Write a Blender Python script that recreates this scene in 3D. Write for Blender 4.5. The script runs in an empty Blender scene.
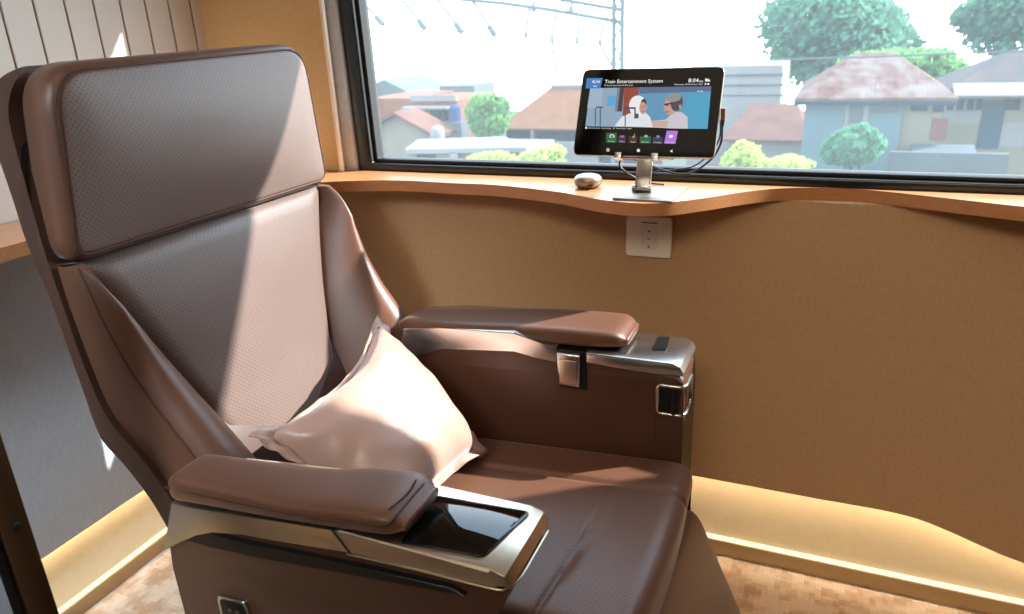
import bpy, bmesh, math, random
from mathutils import Vector, Matrix
random.seed(7)
SC = bpy.context.scene
COL = SC.collection
PI = math.pi

# ------------------------------------------------------------------ camera
F = 743.02
CX = Vector((0.92, 0.389, -0.042)); CY = Vector((0.101, -0.340, -0.935)); CZ = Vector((-0.377, 0.856, -0.352))
CZ.normalize(); CX = (CX - CZ * CX.dot(CZ)).normalized(); CY = CZ.cross(CX)
EYE = Vector((0, 0, 1.084))
cam = bpy.data.objects.new('camera', bpy.data.cameras.new('camera')); COL.objects.link(cam)
cam.matrix_world = Matrix(((CX.x, -CY.x, -CZ.x, EYE.x), (CX.y, -CY.y, -CZ.y, EYE.y), (CX.z, -CY.z, -CZ.z, EYE.z), (0, 0, 0, 1)))
cam.data.sensor_width = 36; cam.data.lens = F / 1024 * 36
cam.data.clip_start = 0.02; cam.data.clip_end = 500
cam.data.dof.use_dof = True; cam.data.dof.focus_distance = 1.22; cam.data.dof.aperture_fstop = 7.1
SC.camera = cam

def at(px, py, x=None, y=None, z=None):
    d = CX * (px - 512) + CY * (py - 307) + CZ * F
    t = x / d.x if x is not None else (y / d.y if y is not None else (z - EYE.z) / d.z)
    return EYE + d * t

# ------------------------------------------------------------------ materials
def lin(c):
    return tuple(((v / 255) / 12.92 if v / 255 <= .04045 else ((v / 255 + .055) / 1.055) ** 2.4) for v in c) + (1,)

class NT:
    def __init__(s, name):
        s.m = bpy.data.materials.new(name); s.m.use_nodes = True
        s.t = s.m.node_tree; s.b = s.t.nodes['Principled BSDF']; s.out = s.t.nodes['Material Output']
    def n(s, kind, **k):
        nd = s.t.nodes.new(kind)
        for a, v in k.items(): setattr(nd, a, v)
        return nd
    def l(s, a, b): s.t.links.new(a, b)
    def math(s, op, a, b=None, c=None):
        nd = s.n('ShaderNodeMath', operation=op)
        for i, v in enumerate((a, b, c)):
            if v is None: continue
            if isinstance(v, (int, float)): nd.inputs[i].default_value = v
            else: s.l(v, nd.inputs[i])
        return nd.outputs[0]
    def mix(s, fac, a, b):
        nd = s.n('ShaderNodeMix', data_type='RGBA')
        for i, v in ((0, fac), (6, a), (7, b)):
            if isinstance(v, (int, float, tuple)): nd.inputs[i].default_value = v
            else: s.l(v, nd.inputs[i])
        return nd.outputs[2]
    def noise(s, scale, detail=2, rough=.5, vec=None):
        nd = s.n('ShaderNodeTexNoise'); nd.inputs['Scale'].default_value = scale
        nd.inputs['Detail'].default_value = detail; nd.inputs['Roughness'].default_value = rough
        s.l(vec if vec is not None else s.co(), nd.inputs['Vector'])
        return nd.outputs[0]
    def co(s):
        if not hasattr(s, 'tc'): s.tc = s.n('ShaderNodeTexCoord')
        return s.tc.outputs['Object']
    def xyz(s):
        if not hasattr(s, 'sp'):
            s.sp = s.n('ShaderNodeSeparateXYZ'); s.l(s.co(), s.sp.inputs[0])
        return s.sp.outputs
    def bump(s, h, strength=.3, dist=.001):
        nd = s.n('ShaderNodeBump'); nd.inputs['Strength'].default_value = strength; nd.inputs['Distance'].default_value = dist
        s.l(h, nd.inputs['Height']); s.l(nd.outputs[0], s.b.inputs['Normal'])
    def color(s, c):
        if isinstance(c, tuple): s.b.inputs['Base Color'].default_value = c
        else: s.l(c, s.b.inputs['Base Color'])
    def set(s, **k):
        for a, v in k.items(): s.b.inputs[a.replace('_', ' ')].default_value = v
        return s

def plain(name, rgb, rough=.5, metal=0., spec=.5, var=.06, vscale=12, bump=0, bscale=300, emit=0):
    t = NT(name); c = lin(rgb)
    if var:
        f = t.noise(vscale, 3)
        lo = tuple(v * (1 - var * 2) for v in c[:3]) + (1,); hi = tuple(min(1, v * (1 + var * 2)) for v in c[:3]) + (1,)
        t.color(t.mix(f, lo, hi))
    else: t.color(c)
    t.set(Roughness=rough, Metallic=metal, Specular_IOR_Level=spec)
    if bump: t.bump(t.noise(bscale, 3), bump, .001)
    if emit:
        t.b.inputs['Emission Color'].default_value = c; t.b.inputs['Emission Strength'].default_value = emit
    return t.m

def leather(name, rgb, rough=.42, perf=None, pitch=.0078, hole=.135, sheen=.4):
    t = NT(name); c = lin(rgb)
    f = t.noise(9, 3)
    col = t.mix(f, tuple(v * .9 for v in c[:3]) + (1,), tuple(min(1, v * 1.1) for v in c[:3]) + (1,))
    grain = t.noise(420, 3, .6)
    h = t.math('MULTIPLY', grain, .35)
    if perf:
        X = t.xyz(); a, b = X[perf[0]], X[perf[1]]
        def cell(off):
            u = t.math('SUBTRACT', t.math('FRACT', t.math('MULTIPLY_ADD', a, 1 / pitch, off)), .5)
            v = t.math('SUBTRACT', t.math('FRACT', t.math('MULTIPLY_ADD', b, 1 / pitch, off)), .5)
            return t.math('ADD', t.math('MULTIPLY', u, u), t.math('MULTIPLY', v, v))
        d = t.math('MINIMUM', cell(100.0), cell(100.5))
        m = t.math('LESS_THAN', d, hole * hole)
        col = t.mix(m, col, tuple(v * .4 for v in c[:3]) + (1,))
        h = t.math('SUBTRACT', h, m)
    t.color(col); t.bump(h, .25, .0008)
    t.set(Roughness=rough, Specular_IOR_Level=.5, Sheen_Weight=sheen, Sheen_Roughness=.4)
    return t.m

BR = (100, 64, 46)
M = {}
M['leather'] = leather('brown_leather', BR, sheen=.12)
M['leather_dark'] = leather('dark_brown_leather', (70, 45, 34), .5, sheen=.0)
M['leather_body'] = leather('armrest_leather', (74, 45, 31), .42, sheen=.0)  # darker copy of the leather, shade on the armrest sides put into it
M['perf_yz'] = leather('perforated_back_leather', (115, 96, 88), .36, (1, 2))
M['perf_xy'] = leather('perforated_seat_leather', (102, 66, 47), .40, (0, 1), sheen=.12)  # kept browner than the back leather, warm bounce light put into the colour
M['piping'] = plain('piping_thread', (70, 42, 30), .6)
M['thread'] = plain('stitch_thread', (52, 32, 26), .7)
M['champagne'] = plain('champagne_metal', (222, 208, 186), .30, 1.0, var=.03, vscale=60)
M['silver'] = plain('brushed_silver', (205, 203, 200), .27, 1.0, var=.03, vscale=60)
M['black_gloss'] = plain('black_glass', (8, 8, 10), .04, 0, .6, var=0)
M['black'] = plain('black_rubber', (20, 19, 18), .45, 0, .4, var=.05)
M['black_seal'] = plain('black_seal', (16, 15, 14), .6)
M['rubber_frame'] = plain('window_rubber', (32, 34, 34), .28, 0, .5, var=.05)
M['white_metal'] = plain('pale_metal', (214, 208, 200), .3, .85, var=.02)
M['plate_metal'] = plain('stand_base_metal', (150, 144, 138), .38, .5, var=.02)
M['bezel'] = plain('tablet_bezel', (12, 10, 9), .06, 0, .22, var=0)
M['case'] = plain('tablet_case', (150, 148, 146), .35, .6, var=0)
M['plate'] = plain('control_plate_plastic', (244, 236, 222), .35, 0, .5, var=.01)
M['plate2'] = plain('control_key_plastic', (234, 226, 212), .4, 0, .5, var=.01)
M['mark'] = plain('engraved_mark', (92, 82, 70), .5, var=0)
M['cable'] = plain('cable_rubber', (26, 25, 26), .4, var=0)
M['copper'] = plain('plug_shell', (140, 96, 66), .4, .2, var=0)
M['puck'] = plain('puck_shell', (150, 136, 122), .28, .55, var=.05, vscale=40)

def m_pillow():
    t = NT('satin_blush_fabric'); c = lin((182, 144, 127))
    f = t.noise(7, 4, .6)
    t.color(t.mix(f, tuple(v * .9 for v in c[:3]) + (1,), c))
    t.bump(t.noise(24, 5, .6), .35, .006)
    t.set(Roughness=.36, Specular_IOR_Level=.5, Sheen_Weight=.3, Anisotropic=.4)
    return t.m
M['satin'] = m_pillow()

def m_wood():
    t = NT('sill_wood'); mp = t.n('ShaderNodeMapping'); t.l(t.co(), mp.inputs[0]); mp.inputs['Scale'].default_value = (6, 60, 60)
    f = t.noise(3, 5, .65, mp.outputs[0]); g = t.noise(220, 2, .6)
    c = t.mix(f, lin((172, 110, 66)), lin((214, 156, 108)))
    t.color(t.mix(t.math('MULTIPLY', g, .35), c, lin((170, 108, 66))))
    t.set(Roughness=.33, Specular_IOR_Level=.5, Coat_Weight=.35, Coat_Roughness=.22); t.bump(g, .08, .0006)
    return t.m
M['wood'] = m_wood()

def m_fabric_wall(name, rgb, rough=.7):
    t = NT(name); mp = t.n('ShaderNodeMapping'); t.l(t.co(), mp.inputs[0]); mp.inputs['Scale'].default_value = (1, 1, .35)
    f = t.noise(260, 3, .7, mp.outputs[0]); g = t.noise(5, 3)
    c = lin(rgb)
    k = t.mix(f, tuple(v * .72 for v in c[:3]) + (1,), tuple(min(1, v * 1.22) for v in c[:3]) + (1,))
    t.color(t.mix(t.math('MULTIPLY', g, .25), k, tuple(v * .85 for v in c[:3]) + (1,)))
    t.bump(f, .15, .0006); t.set(Roughness=rough, Specular_IOR_Level=.3)
    return t.m
M['wall_fabric'] = m_fabric_wall('beige_wallcovering', (192, 154, 114))
M['wall_gold'] = m_fabric_wall('golden_wallcovering', (214, 176, 122))
M['wall_grey'] = m_fabric_wall('greige_wallcovering', (206, 211, 218))  # greige made paler and bluish, cool daylight on the partition put into it
M['plank'] = plain('white_planks', (214, 208, 198), .42, 0, .4, var=.02, vscale=5)
M['groove'] = plain('plank_groove', (150, 112, 78), .7)
M['cream'] = plain('cream_trim', (244, 232, 212), .5, var=.02)
M['cove'] = plain('cove_surface', (226, 204, 166), .55, 0, .3, var=.03, vscale=80)
M['base'] = plain('baseboard_laminate', (186, 156, 112), .5, 0, .4, var=.03)
M['ceiling'] = plain('ceiling_cream', (225, 210, 190), .7)
M['bronze'] = plain('bronze_profile', (88, 62, 36), .38, .6, var=.05)
def emit(name, rgb, s):
    t = NT(name); t.color((0, 0, 0, 1)); t.b.inputs['Emission Color'].default_value = lin(rgb); t.b.inputs['Emission Strength'].default_value = s
    return t.m
M['led'] = emit('warm_led', (255, 238, 196), 1.5)
M['led_cove'] = emit('warm_cove_led', (255, 236, 206), 50)

def m_carpet():
    t = NT('patched_carpet'); X = t.xyz()
    def snap(v, st): return t.math('MULTIPLY', t.math('FLOOR', t.math('DIVIDE', v, st)), st)
    cb = t.n('ShaderNodeCombineXYZ'); t.l(snap(X[0], .011), cb.inputs[0]); t.l(snap(X[1], .008), cb.inputs[1])
    f = t.noise(17, 3, .6, cb.outputs[0])
    w = t.n('ShaderNodeTexWave'); w.inputs['Scale'].default_value = 60; w.inputs['Distortion'].default_value = 3; t.l(t.co(), w.inputs[0])
    r = t.n('ShaderNodeValToRGB'); r.color_ramp.elements[0].position = .42; r.color_ramp.elements[1].position = .56
    r.color_ramp.elements[0].color = lin((196, 166, 140)); r.color_ramp.elements[1].color = lin((240, 226, 208)); t.l(f, r.inputs[0])
    pile = t.noise(340, 2, .7)
    k = t.mix(t.math('MULTIPLY', w.outputs[1], .25), r.outputs[0], lin((206, 168, 130)))
    t.color(t.mix(t.math('MULTIPLY', pile, .5), k, lin((196, 160, 126)))); t.bump(pile, .6, .004); t.set(Roughness=.95, Specular_IOR_Level=.1)
    return t.m
M['carpet'] = m_carpet()

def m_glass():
    t = NT('hazy_window_glass')  # bluish translucent share in the pane stands in for outdoor haze
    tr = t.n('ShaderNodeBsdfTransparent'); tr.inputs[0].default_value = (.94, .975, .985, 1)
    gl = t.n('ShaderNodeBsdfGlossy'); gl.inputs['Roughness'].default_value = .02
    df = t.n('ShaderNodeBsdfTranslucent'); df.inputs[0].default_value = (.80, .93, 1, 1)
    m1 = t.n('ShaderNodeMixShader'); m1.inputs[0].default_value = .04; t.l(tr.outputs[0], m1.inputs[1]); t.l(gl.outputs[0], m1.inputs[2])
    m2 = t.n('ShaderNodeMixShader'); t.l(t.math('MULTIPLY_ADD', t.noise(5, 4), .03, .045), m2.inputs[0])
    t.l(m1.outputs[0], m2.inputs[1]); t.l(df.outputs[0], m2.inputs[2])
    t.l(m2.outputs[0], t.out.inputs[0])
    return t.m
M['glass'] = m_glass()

# ------------------------------------------------------------------ object helpers
def tag(o, label=None, cat=None, group=None, kind=None):
    for k, v in (('label', label), ('category', cat), ('group', group), ('kind', kind)):
        if v: o[k] = v
    return o

def empty(name, loc, label, cat, group=None):
    o = bpy.data.objects.new(name, None); COL.objects.link(o); o.location = loc; o.empty_display_size = .05
    return tag(o, label, cat, group)

def root_of(o):
    while o.parent: o = o.parent
    return o

def link(name, bm, mats, parent=None, smooth=35, local=False):
    """bm in world coordinates (or local to the thing's root if local=True)"""
    me = bpy.data.meshes.new(name)
    bmesh.ops.recalc_face_normals(bm, faces=bm.faces)
    bm.to_mesh(me); bm.free()
    for m in (mats if isinstance(mats, (list, tuple)) else [mats]): me.materials.append(m)
    o = bpy.data.objects.new(name, me); COL.objects.link(o)
    if parent is not None:
        r = root_of(parent)
        if not local and r.type == 'EMPTY': me.transform(Matrix.Translation(-Vector(r.location)))
        o.parent = parent
    if smooth:
        me.polygons.foreach_set('use_smooth', [True] * len(me.polygons))
        if smooth < 180: me.set_sharp_from_angle(angle=math.radians(smooth))
    return o

def struct(name, bm, mats, label, cat='wall', smooth=30):
    return tag(link(name, bm, mats, None, smooth), label, cat, kind='structure')

def face(bm, pts, mat=0):
    f = bm.faces.new([bm.verts.new(p) for p in pts]); f.material_index = mat; return f

def box(bm, a, b, mat=0, bev=0, seg=2):
    x0, x1 = sorted((a[0], b[0])); y0, y1 = sorted((a[1], b[1])); z0, z1 = sorted((a[2], b[2]))
    v = [bm.verts.new(p) for p in ((x0, y0, z0), (x1, y0, z0), (x1, y1, z0), (x0, y1, z0), (x0, y0, z1), (x1, y0, z1), (x1, y1, z1), (x0, y1, z1))]
    fs = [bm.faces.new([v[i] for i in q]) for q in ((3, 2, 1, 0), (4, 5, 6, 7), (0, 1, 5, 4), (1, 2, 6, 5), (2, 3, 7, 6), (3, 0, 4, 7))]
    for f in fs: f.material_index = mat
    if bev:
        es = {e for f in fs for e in f.edges}
        r = bmesh.ops.bevel(bm, geom=list(es), offset=bev, segments=seg, profile=.5, affect='EDGES')
        for f in r['faces']: f.material_index = mat
    return fs

def prism(bm, poly, fn, h0, h1, mat=0, bev=0, seg=3):
    """poly: 2D points, fn(a,b,h) -> 3D"""
    n = len(poly)
    lo = [bm.verts.new(fn(a, b, h0)) for a, b in poly]; hi = [bm.verts.new(fn(a, b, h1)) for a, b in poly]
    fs = [bm.faces.new(lo[::-1]), bm.faces.new(hi)] + [bm.faces.new((lo[i], lo[(i + 1) % n], hi[(i + 1) % n], hi[i])) for i in range(n)]
    for f in fs: f.material_index = mat
    if bev:
        es = set(fs[0].edges) | set(fs[1].edges)
        r = bmesh.ops.bevel(bm, geom=list(es), offset=bev, segments=seg, profile=.5, affect='EDGES')
        for f in r['faces']: f.material_index = mat
    return fs
def XZ(a, b, h): return (a, h, b)
def XY(a, b, h): return (a, b, h)
def YZ(a, b, h): return (h, a, b)

def smooth_poly(pts, n=6, closed=False):
    """Catmull-Rom"""
    out = []; N = len(pts)
    rng = range(N) if closed else range(N - 1)
    for i in rng:
        if closed: p = [pts[(i + k) % N] for k in (-1, 0, 1, 2)]
        else: p = [pts[max(0, i - 1)], pts[i], pts[i + 1], pts[min(N - 1, i + 2)]]
        for k in range(n):
            t = k / n
            out.append(tuple(.5 * (2 * p[1][j] + (p[2][j] - p[0][j]) * t + (2 * p[0][j] - 5 * p[1][j] + 4 * p[2][j] - p[3][j]) * t * t + (3 * p[1][j] - p[0][j] - 3 * p[2][j] + p[3][j]) * t ** 3) for j in range(len(pts[0]))))
    if not closed: out.append(tuple(pts[-1]))
    return out

def round_poly(pts, r, seg=5):
    out = []; n = len(pts)
    for i in range(n):
        p = Vector(pts[i]).to_2d(); a = Vector(pts[i - 1]).to_2d(); b = Vector(pts[(i + 1) % n]).to_2d()
        rr = r[i] if isinstance(r, (list, tuple)) else r
        if rr <= 0: out.append((p.x, p.y)); continue
        da = (a - p); db = (b - p); k = min(rr, da.length * .48, db.length * .48)
        A = p + da.normalized() * k; B = p + db.normalized() * k
        for s in range(seg + 1):
            t = s / seg; q = A * (1 - t) ** 2 + p * 2 * t * (1 - t) + B * t * t
            out.append((q.x, q.y))
    return out

def resample(poly, step):
    out = []; n = len(poly)
    for i in range(n):
        a = Vector(poly[i]); b = Vector(poly[(i + 1) % n]); d = (b - a).length; k = max(1, int(round(d / step)))
        for s in range(k): q = a.lerp(b, s / k); out.append((q.x, q.y))
    return out

def puff(bm, outline, fn, h0, h1, r, bulge, rings=7, mat_top=0, mat_side=1, topmap=None):
    """closed cushion: outline 2D (dense), rounded rim of radius r, crowned top"""
    n = len(outline)
    area = sum(outline[i][0] * outline[(i + 1) % n][1] - outline[(i + 1) % n][0] * outline[i][1] for i in range(n))
    sg = 1 if area > 0 else -1
    nor = []
    for i in range(n):
        a = Vector(outline[i - 1]); b = Vector(outline[(i + 1) % n]); d = (b - a).normalized(); nor.append(Vector((-d.y, d.x)) * sg)
    c = Vector((sum(p[0] for p in outline) / n, sum(p[1] for p in outline) / n))
    loops = []
    def ring(pts, hs, m): loops.append(([bm.verts.new(fn(p[0], p[1], h)) for p, h in zip(pts, hs)], m))
    ring(outline, [h0] * n, mat_side); ring(outline, [h1 - r] * n, mat_side)
    for k in range(1, 6):
        th = k / 5 * PI / 2
        pts = [(p[0] + q.x * r * (1 - math.cos(th)), p[1] + q.y * r * (1 - math.cos(th))) for p, q in zip(outline, nor)]
        ring(pts, [h1 - r + r * math.sin(th)] * n, mat_side if k < 5 else mat_top)
    base = pts
    ax_, bx_ = [p[0] for p in base], [p[1] for p in base]
    ca, cb, ha, hb = (min(ax_) + max(ax_)) / 2, (min(bx_) + max(bx_)) / 2, (max(ax_) - min(ax_)) / 2, (max(bx_) - min(bx_)) / 2
    def crown(p):
        u, v = min(1, abs(p[0] - ca) / ha), min(1, abs(p[1] - cb) / hb)
        return h1 + bulge * ((1 - u ** 2.4) * (1 - v ** 2.2))
    for k in range(1, rings):
        s = 1 - k / rings
        pts = [(c.x + (p[0] - c.x) * s, c.y + (p[1] - c.y) * s) for p in base]
        ring(pts, [crown(p) for p in pts], mat_top)
    for (A, _), (B, m) in zip(loops, loops[1:]):
        for i in range(n):
            f = bm.faces.new((A[i], A[(i + 1) % n], B[(i + 1) % n], B[i])); f.material_index = m
    cv = bm.verts.new(fn(c.x, c.y, h1 + bulge)); L = loops[-1][0]
    for i in range(n): f = bm.faces.new((L[i], L[(i + 1) % n], cv)); f.material_index = mat_top
    f = bm.faces.new(loops[0][0][::-1]); f.material_index = mat_side

def loft(bm, secs, mat=0, cap=True):
    L = [[bm.verts.new(p) for p in s] for s in secs]; n = len(L[0])
    for A, B in zip(L, L[1:]):
        for i in range(n): bm.faces.new((A[i], A[(i + 1) % n], B[(i + 1) % n], B[i])).material_index = mat
    if cap: bm.faces.new(L[0][::-1]).material_index = mat; bm.faces.new(L[-1]).material_index = mat

def tube(bm, pts, r, n=8, mat=0, closed=False):
    P = [Vector(p) for p in pts]; rings = []; N = len(P)
    up = None
    for i, p in enumerate(P):
        if closed: t = (P[(i + 1) % N] - P[i - 1])
        else: t = (P[min(i + 1, N - 1)] - P[max(i - 1, 0)])
        if t.length < 1e-9: t = Vector((0, 0, 1))
        t.normalize()
        if up is None: up = t.orthogonal().normalized()
        up = (up - t * up.dot(t));
        if up.length < 1e-6: up = t.orthogonal()
        up.normalize(); s = t.cross(up)
        rr = r(i / max(1, N - 1)) if callable(r) else r
        rings.append([bm.verts.new(p + (up * math.cos(2 * PI * k / n) + s * math.sin(2 * PI * k / n)) * rr) for k in range(n)])
    pr = list(zip(rings, rings[1:])) + ([(rings[-1], rings[0])] if closed else [])
    for A, B in pr:
        for k in range(n): bm.faces.new((A[k], A[(k + 1) % n], B[(k + 1) % n], B[k])).material_index = mat
    if not closed: bm.faces.new(rings[0][::-1]).material_index = mat; bm.faces.new(rings[-1]).material_index = mat

def lathe(bm, prof, c, axis='z', n=28, mat=0):
    c = Vector(c); rings = []
    for r, h in prof:
        rings.append([bm.verts.new(c + (Vector((r * math.cos(2 * PI * k / n), r * math.sin(2 * PI * k / n), h)) if axis == 'z' else Vector((r * math.cos(2 * PI * k / n), h, r * math.sin(2 * PI * k / n))) if axis == 'y' else Vector((h, r * math.cos(2 * PI * k / n), r * math.sin(2 * PI * k / n))))) for k in range(n)])
    for A, B in zip(rings, rings[1:]):
        for k in range(n): bm.faces.new((A[k], A[(k + 1) % n], B[(k + 1) % n], B[k])).material_index = mat
    bm.faces.new(rings[0][::-1]).material_index = mat; bm.faces.new(rings[-1]).material_index = mat

def interp(tab, v):
    if v <= tab[0][0]: return tab[0][1]
    for (a, A), (b, B) in zip(tab, tab[1:]):
        if v <= b:
            t = (v - a) / (b - a); t = t
            return A + (B - A) * t
    return tab[-1][1]

NB = bmesh.new
# ------------------------------------------------------------------ the room
YW = 1.362          # face of the lower window-wall panel
bm = NB(); box(bm, (-1.42, -1.02, -.05), (1.24, 1.44, 0)); struct('floor', bm, M['carpet'], 'beige patchwork carpet floor of the train compartment', 'floor')
bm = NB(); box(bm, (-1.42, -1.02, 2.15), (1.24, 1.46, 2.2)); struct('ceiling', bm, M['ceiling'], 'plain cream ceiling above the compartment', 'ceiling')
bm = NB(); box(bm, (1.2, -1.02, 0), (1.24, 1.44, 2.15)); struct('wall_right', bm, M['bronze'], 'dark bronze end wall facing the seat', 'wall')
bm = NB(); box(bm, (-1.42, -1.02, 0), (1.2, -.98, 2.15)); struct('wall_front', bm, M['bronze'], 'dark bronze wall opposite the window', 'wall')

# window wall: lower panel with the wavy lower edge
edge = smooth_poly([(-1.36, .188), (-.9, .188), (-.4, .189), (0, .188), (.14, .189), (.21, .185), (.27, .170), (.33, .150), (.394, .133), (.5, .122), (.8, .12), (1.2, .12)], 6)
bm = NB(); prism(bm, edge + [(1.2, .781), (-1.36, .781)], XZ, YW, YW + .022, bev=.004, seg=2)
struct('wall_back', bm, M['wall_fabric'], 'beige fabric-covered lower wall under the window sill with a wavy bottom edge', 'wall')
bm = NB(); prism(bm, [(1.380, .036), (1.420, .20), (1.420, .80), (1.44, .80), (1.44, .036)], YZ, -1.40, 1.2); struct('trim_1', bm, M['cove'], 'softly lit recessed surface below the window wall panel', 'wall recess')
bm = NB(); box(bm, (-1.37, 1.366, 0), (1.2, 1.424, .036), bev=.002); struct('baseboard_back', bm, M['base'], 'beige baseboard below the glowing strip under the window wall', 'baseboard')
bm = NB(); box(bm, (-1.36, 1.369, .036), (1.2, 1.379, .0405)); o = link('led_strip', bm, M['led'], None, 0); tag(o, 'warm glowing light strip on the baseboard below the window', 'light strip', kind='structure')
bm = NB(); tube(bm, [(x, 1.391, z + .022) for x, z in edge], .004, 6); o = link('led_strip', bm, M['led_cove'], None, 0); tag(o, 'warm light strip hidden behind the window wall panel edge', 'light strip', kind='structure')

# window opening
fo = [at(340, 0, y=1.39), at(362, 173, y=1.39)]; fi = [at(362, 0, y=1.405), at(381, 160, y=1.405)]
def lean(pr, z): return pr[0].x + (pr[1].x - pr[0].x) * (z - pr[0].z) / (pr[1].z - pr[0].z)
WT, WB, WR = 1.473, .826, .48
XO = lambda z: lean(fo, z)
XI = lambda z: lean(fi, z)
# upper window wall around the frame
bm = NB()
prism(bm, [(-1.36, .80), (XO(.815) - .028, .80), (XO(1.525) - .028, 1.525), (-1.36, 1.525)], XZ, YW, 1.43)
box(bm, (-1.36, YW, 1.525), (1.2, 1.43, 2.15)); box(bm, (WR + .05, YW, .80), (1.2, 1.43, 1.525))
struct('wall_back_upper', bm, M['wall_gold'], 'golden beige wall beside and above the window', 'wall')
bm = NB()
q = [(XO(.815) - .030, .799), (XO(1.525) - .030, 1.524)]
prism(bm, [q[0], (q[0][0] + .030, .799), (q[1][0] + .030, 1.524), q[1]], XZ, 1.372, 1.40, bev=.003)
box(bm, (XO(1.525) - .03, 1.372, 1.496), (WR + .05, 1.42, 1.524)); box(bm, (WR + .03, 1.372, .799), (WR + .05, 1.42, 1.496))
struct('trim_2', bm, M['wall_grey'], 'greige reveal strip between golden wall and black window rubber', 'window trim')
bm = NB()
x0 = at(333, 90, y=1.36).x; box(bm, (x0 - .003, 1.352, .803), (x0 + .004, 1.3619, 2.14), bev=.001)
struct('trim_3', bm, M['cream'], 'thin pale vertical bead on the golden wall left of the window', 'trim')
# window_1: rubber frame + inner gasket + pane
wr = empty('window_1', (-.3, 1.40, .815), 'wide train window in a black rubber frame over the wooden sill', 'window'); wr['kind'] = 'structure'
def framebm(out, inn, y0, y1, bev):
    bm = NB(); n = 4
    O0 = [bm.verts.new((a, y0, b)) for a, b in out]; I0 = [bm.verts.new((a, y0, b)) for a, b in inn]
    O1 = [bm.verts.new((a, y1, b)) for a, b in out]; I1 = [bm.verts.new((a, y1, b)) for a, b in inn]
    for i in range(4):
        j = (i + 1) % 4
        bm.faces.new((O0[i], O0[j], I0[j], I0[i])); bm.faces.new((O1[j], O1[i], I1[i], I1[j]))
        bm.faces.new((I0[i], I0[j], I1[j], I1[i])); bm.faces.new((O0[j], O0[i], O1[i], O1[j]))
    if bev: bmesh.ops.bevel(bm, geom=list(bm.edges), offset=bev, segments=3, profile=.5, affect='EDGES')
    return bm
def quad(zb, zt, fx, xr, d): return [(fx(zb) + d, zb), (xr, zb), (xr, zt), (fx(zt) + d, zt)]
outer = quad(.799, 1.495, XO, WR + .03, .0); inner = quad(WB - .008, WT + .01, XI, WR + .008, -.008)
link('frame', framebm(outer, inner, 1.380, 1.425, .004), M['rubber_frame'], wr)
gi = quad(WB, WT, XI, WR, 0)
link('gasket', framebm(inner, gi, 1.392, 1.425, .002), M['black_seal'], wr)
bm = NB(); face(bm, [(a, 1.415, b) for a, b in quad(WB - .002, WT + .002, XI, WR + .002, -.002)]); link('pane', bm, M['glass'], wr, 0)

# left partition (behind the seat)
XL = -1.32
bm = NB(); gys = [-.95 + .0605 * i for i in range(60)]
ys = [-.98] + [y for y in [.9125 + .0606 * k for k in range(-31, 8)] if -.97 < y < 1.355] + [1.40]
for i in range(len(ys) - 1):
    a = ys[i] + .0022; b = ys[i + 1] - .0022
    box(bm, (XL - .03, a, .80), (XL, b, 2.15), 0, .0012, 1)
box(bm, (XL - .035, -.98, .80), (XL - .004, 1.40, 2.15), 1)
struct('wall_left', bm, [M['plank'], M['groove']], 'off-white vertical plank partition behind the seat', 'wall')
bm = NB(); prism(bm, [(-.98, .172), (1.40, .172), (1.40, .79), (-.98, .79)], YZ, XL - .02, XL + .01, bev=.004, seg=2)
struct('wall_left_lower', bm, M['wall_grey'], 'greige lower partition panel under the wooden ledge behind the seat', 'wall')
bm = NB(); prism(bm, [(XL - .009, .034), (XL - .055, .20), (XL - .055, .80), (XL - .095, .80), (XL - .095, .034)], XZ, -.98, 1.40); struct('trim_4', bm, M['cove'], 'lit recess under the partition panel behind the seat', 'wall recess')
bm = NB(); box(bm, (XL - .054, -.98, 0), (XL + .005, 1.366, .034), bev=.002); struct('baseboard_left', bm, M['base'], 'beige baseboard below the partition behind the seat', 'baseboard')
bm = NB(); box(bm, (XL - .009, -.97, .034), (XL + .001, 1.366, .0385)); o = link('led_strip', bm, M['led'], None, 0); tag(o, 'warm glowing light strip on the baseboard of the partition', 'light strip', kind='structure')
bm = NB(); box(bm, (XL - .028, -.97, .190), (XL - .021, 1.366, .197)); o = link('led_strip', bm, M['led_cove'], None, 0); tag(o, 'warm light strip hidden behind the partition panel edge', 'light strip', kind='structure')
bm = NB(); box(bm, (XL + .01, -.98, .745), (XL + .05, 1.36, .781), bev=.003); struct('trim_5', bm, M['wall_grey'], 'greige bracket rail under the wooden ledge behind the seat', 'trim')

# wooden sill, wavy front edge, wrapping on to the partition
front = smooth_poly([(-1.15, -0.9964), (-1.15, 0.2044), (-1.147, 0.8176), (-1.134, 1.002), (-1.073, 1.145), (-0.9811, 1.226), (-0.9096, 1.262), (-0.8053, 1.289), (-0.6878, 1.286), (-0.5825, 1.284), (-0.4487, 1.249), (-0.3679, 1.209), (-0.3015, 1.192), (-0.2504, 1.202), (-0.1942, 1.249), (-0.139, 1.308), (-0.09198, 1.347), (-0.04599, 1.366), (0.03373, 1.375), (0.1094, 1.354), (0.1921, 1.321), (0.2719, 1.29), (0.3679, 1.267), (0.511, 1.267), (1.195, 1.267)], 6)
poly = front + [(1.195, 1.384), (-1.316, 1.384), (-1.316, -.9965)]
bm = NB(); prism(bm, poly, XY, .781, .803, bev=.009, seg=4)
struct('window_sill', bm, M['wood'], 'orange-brown wooden window sill with a wavy rounded front edge', 'sill', 60)

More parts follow.
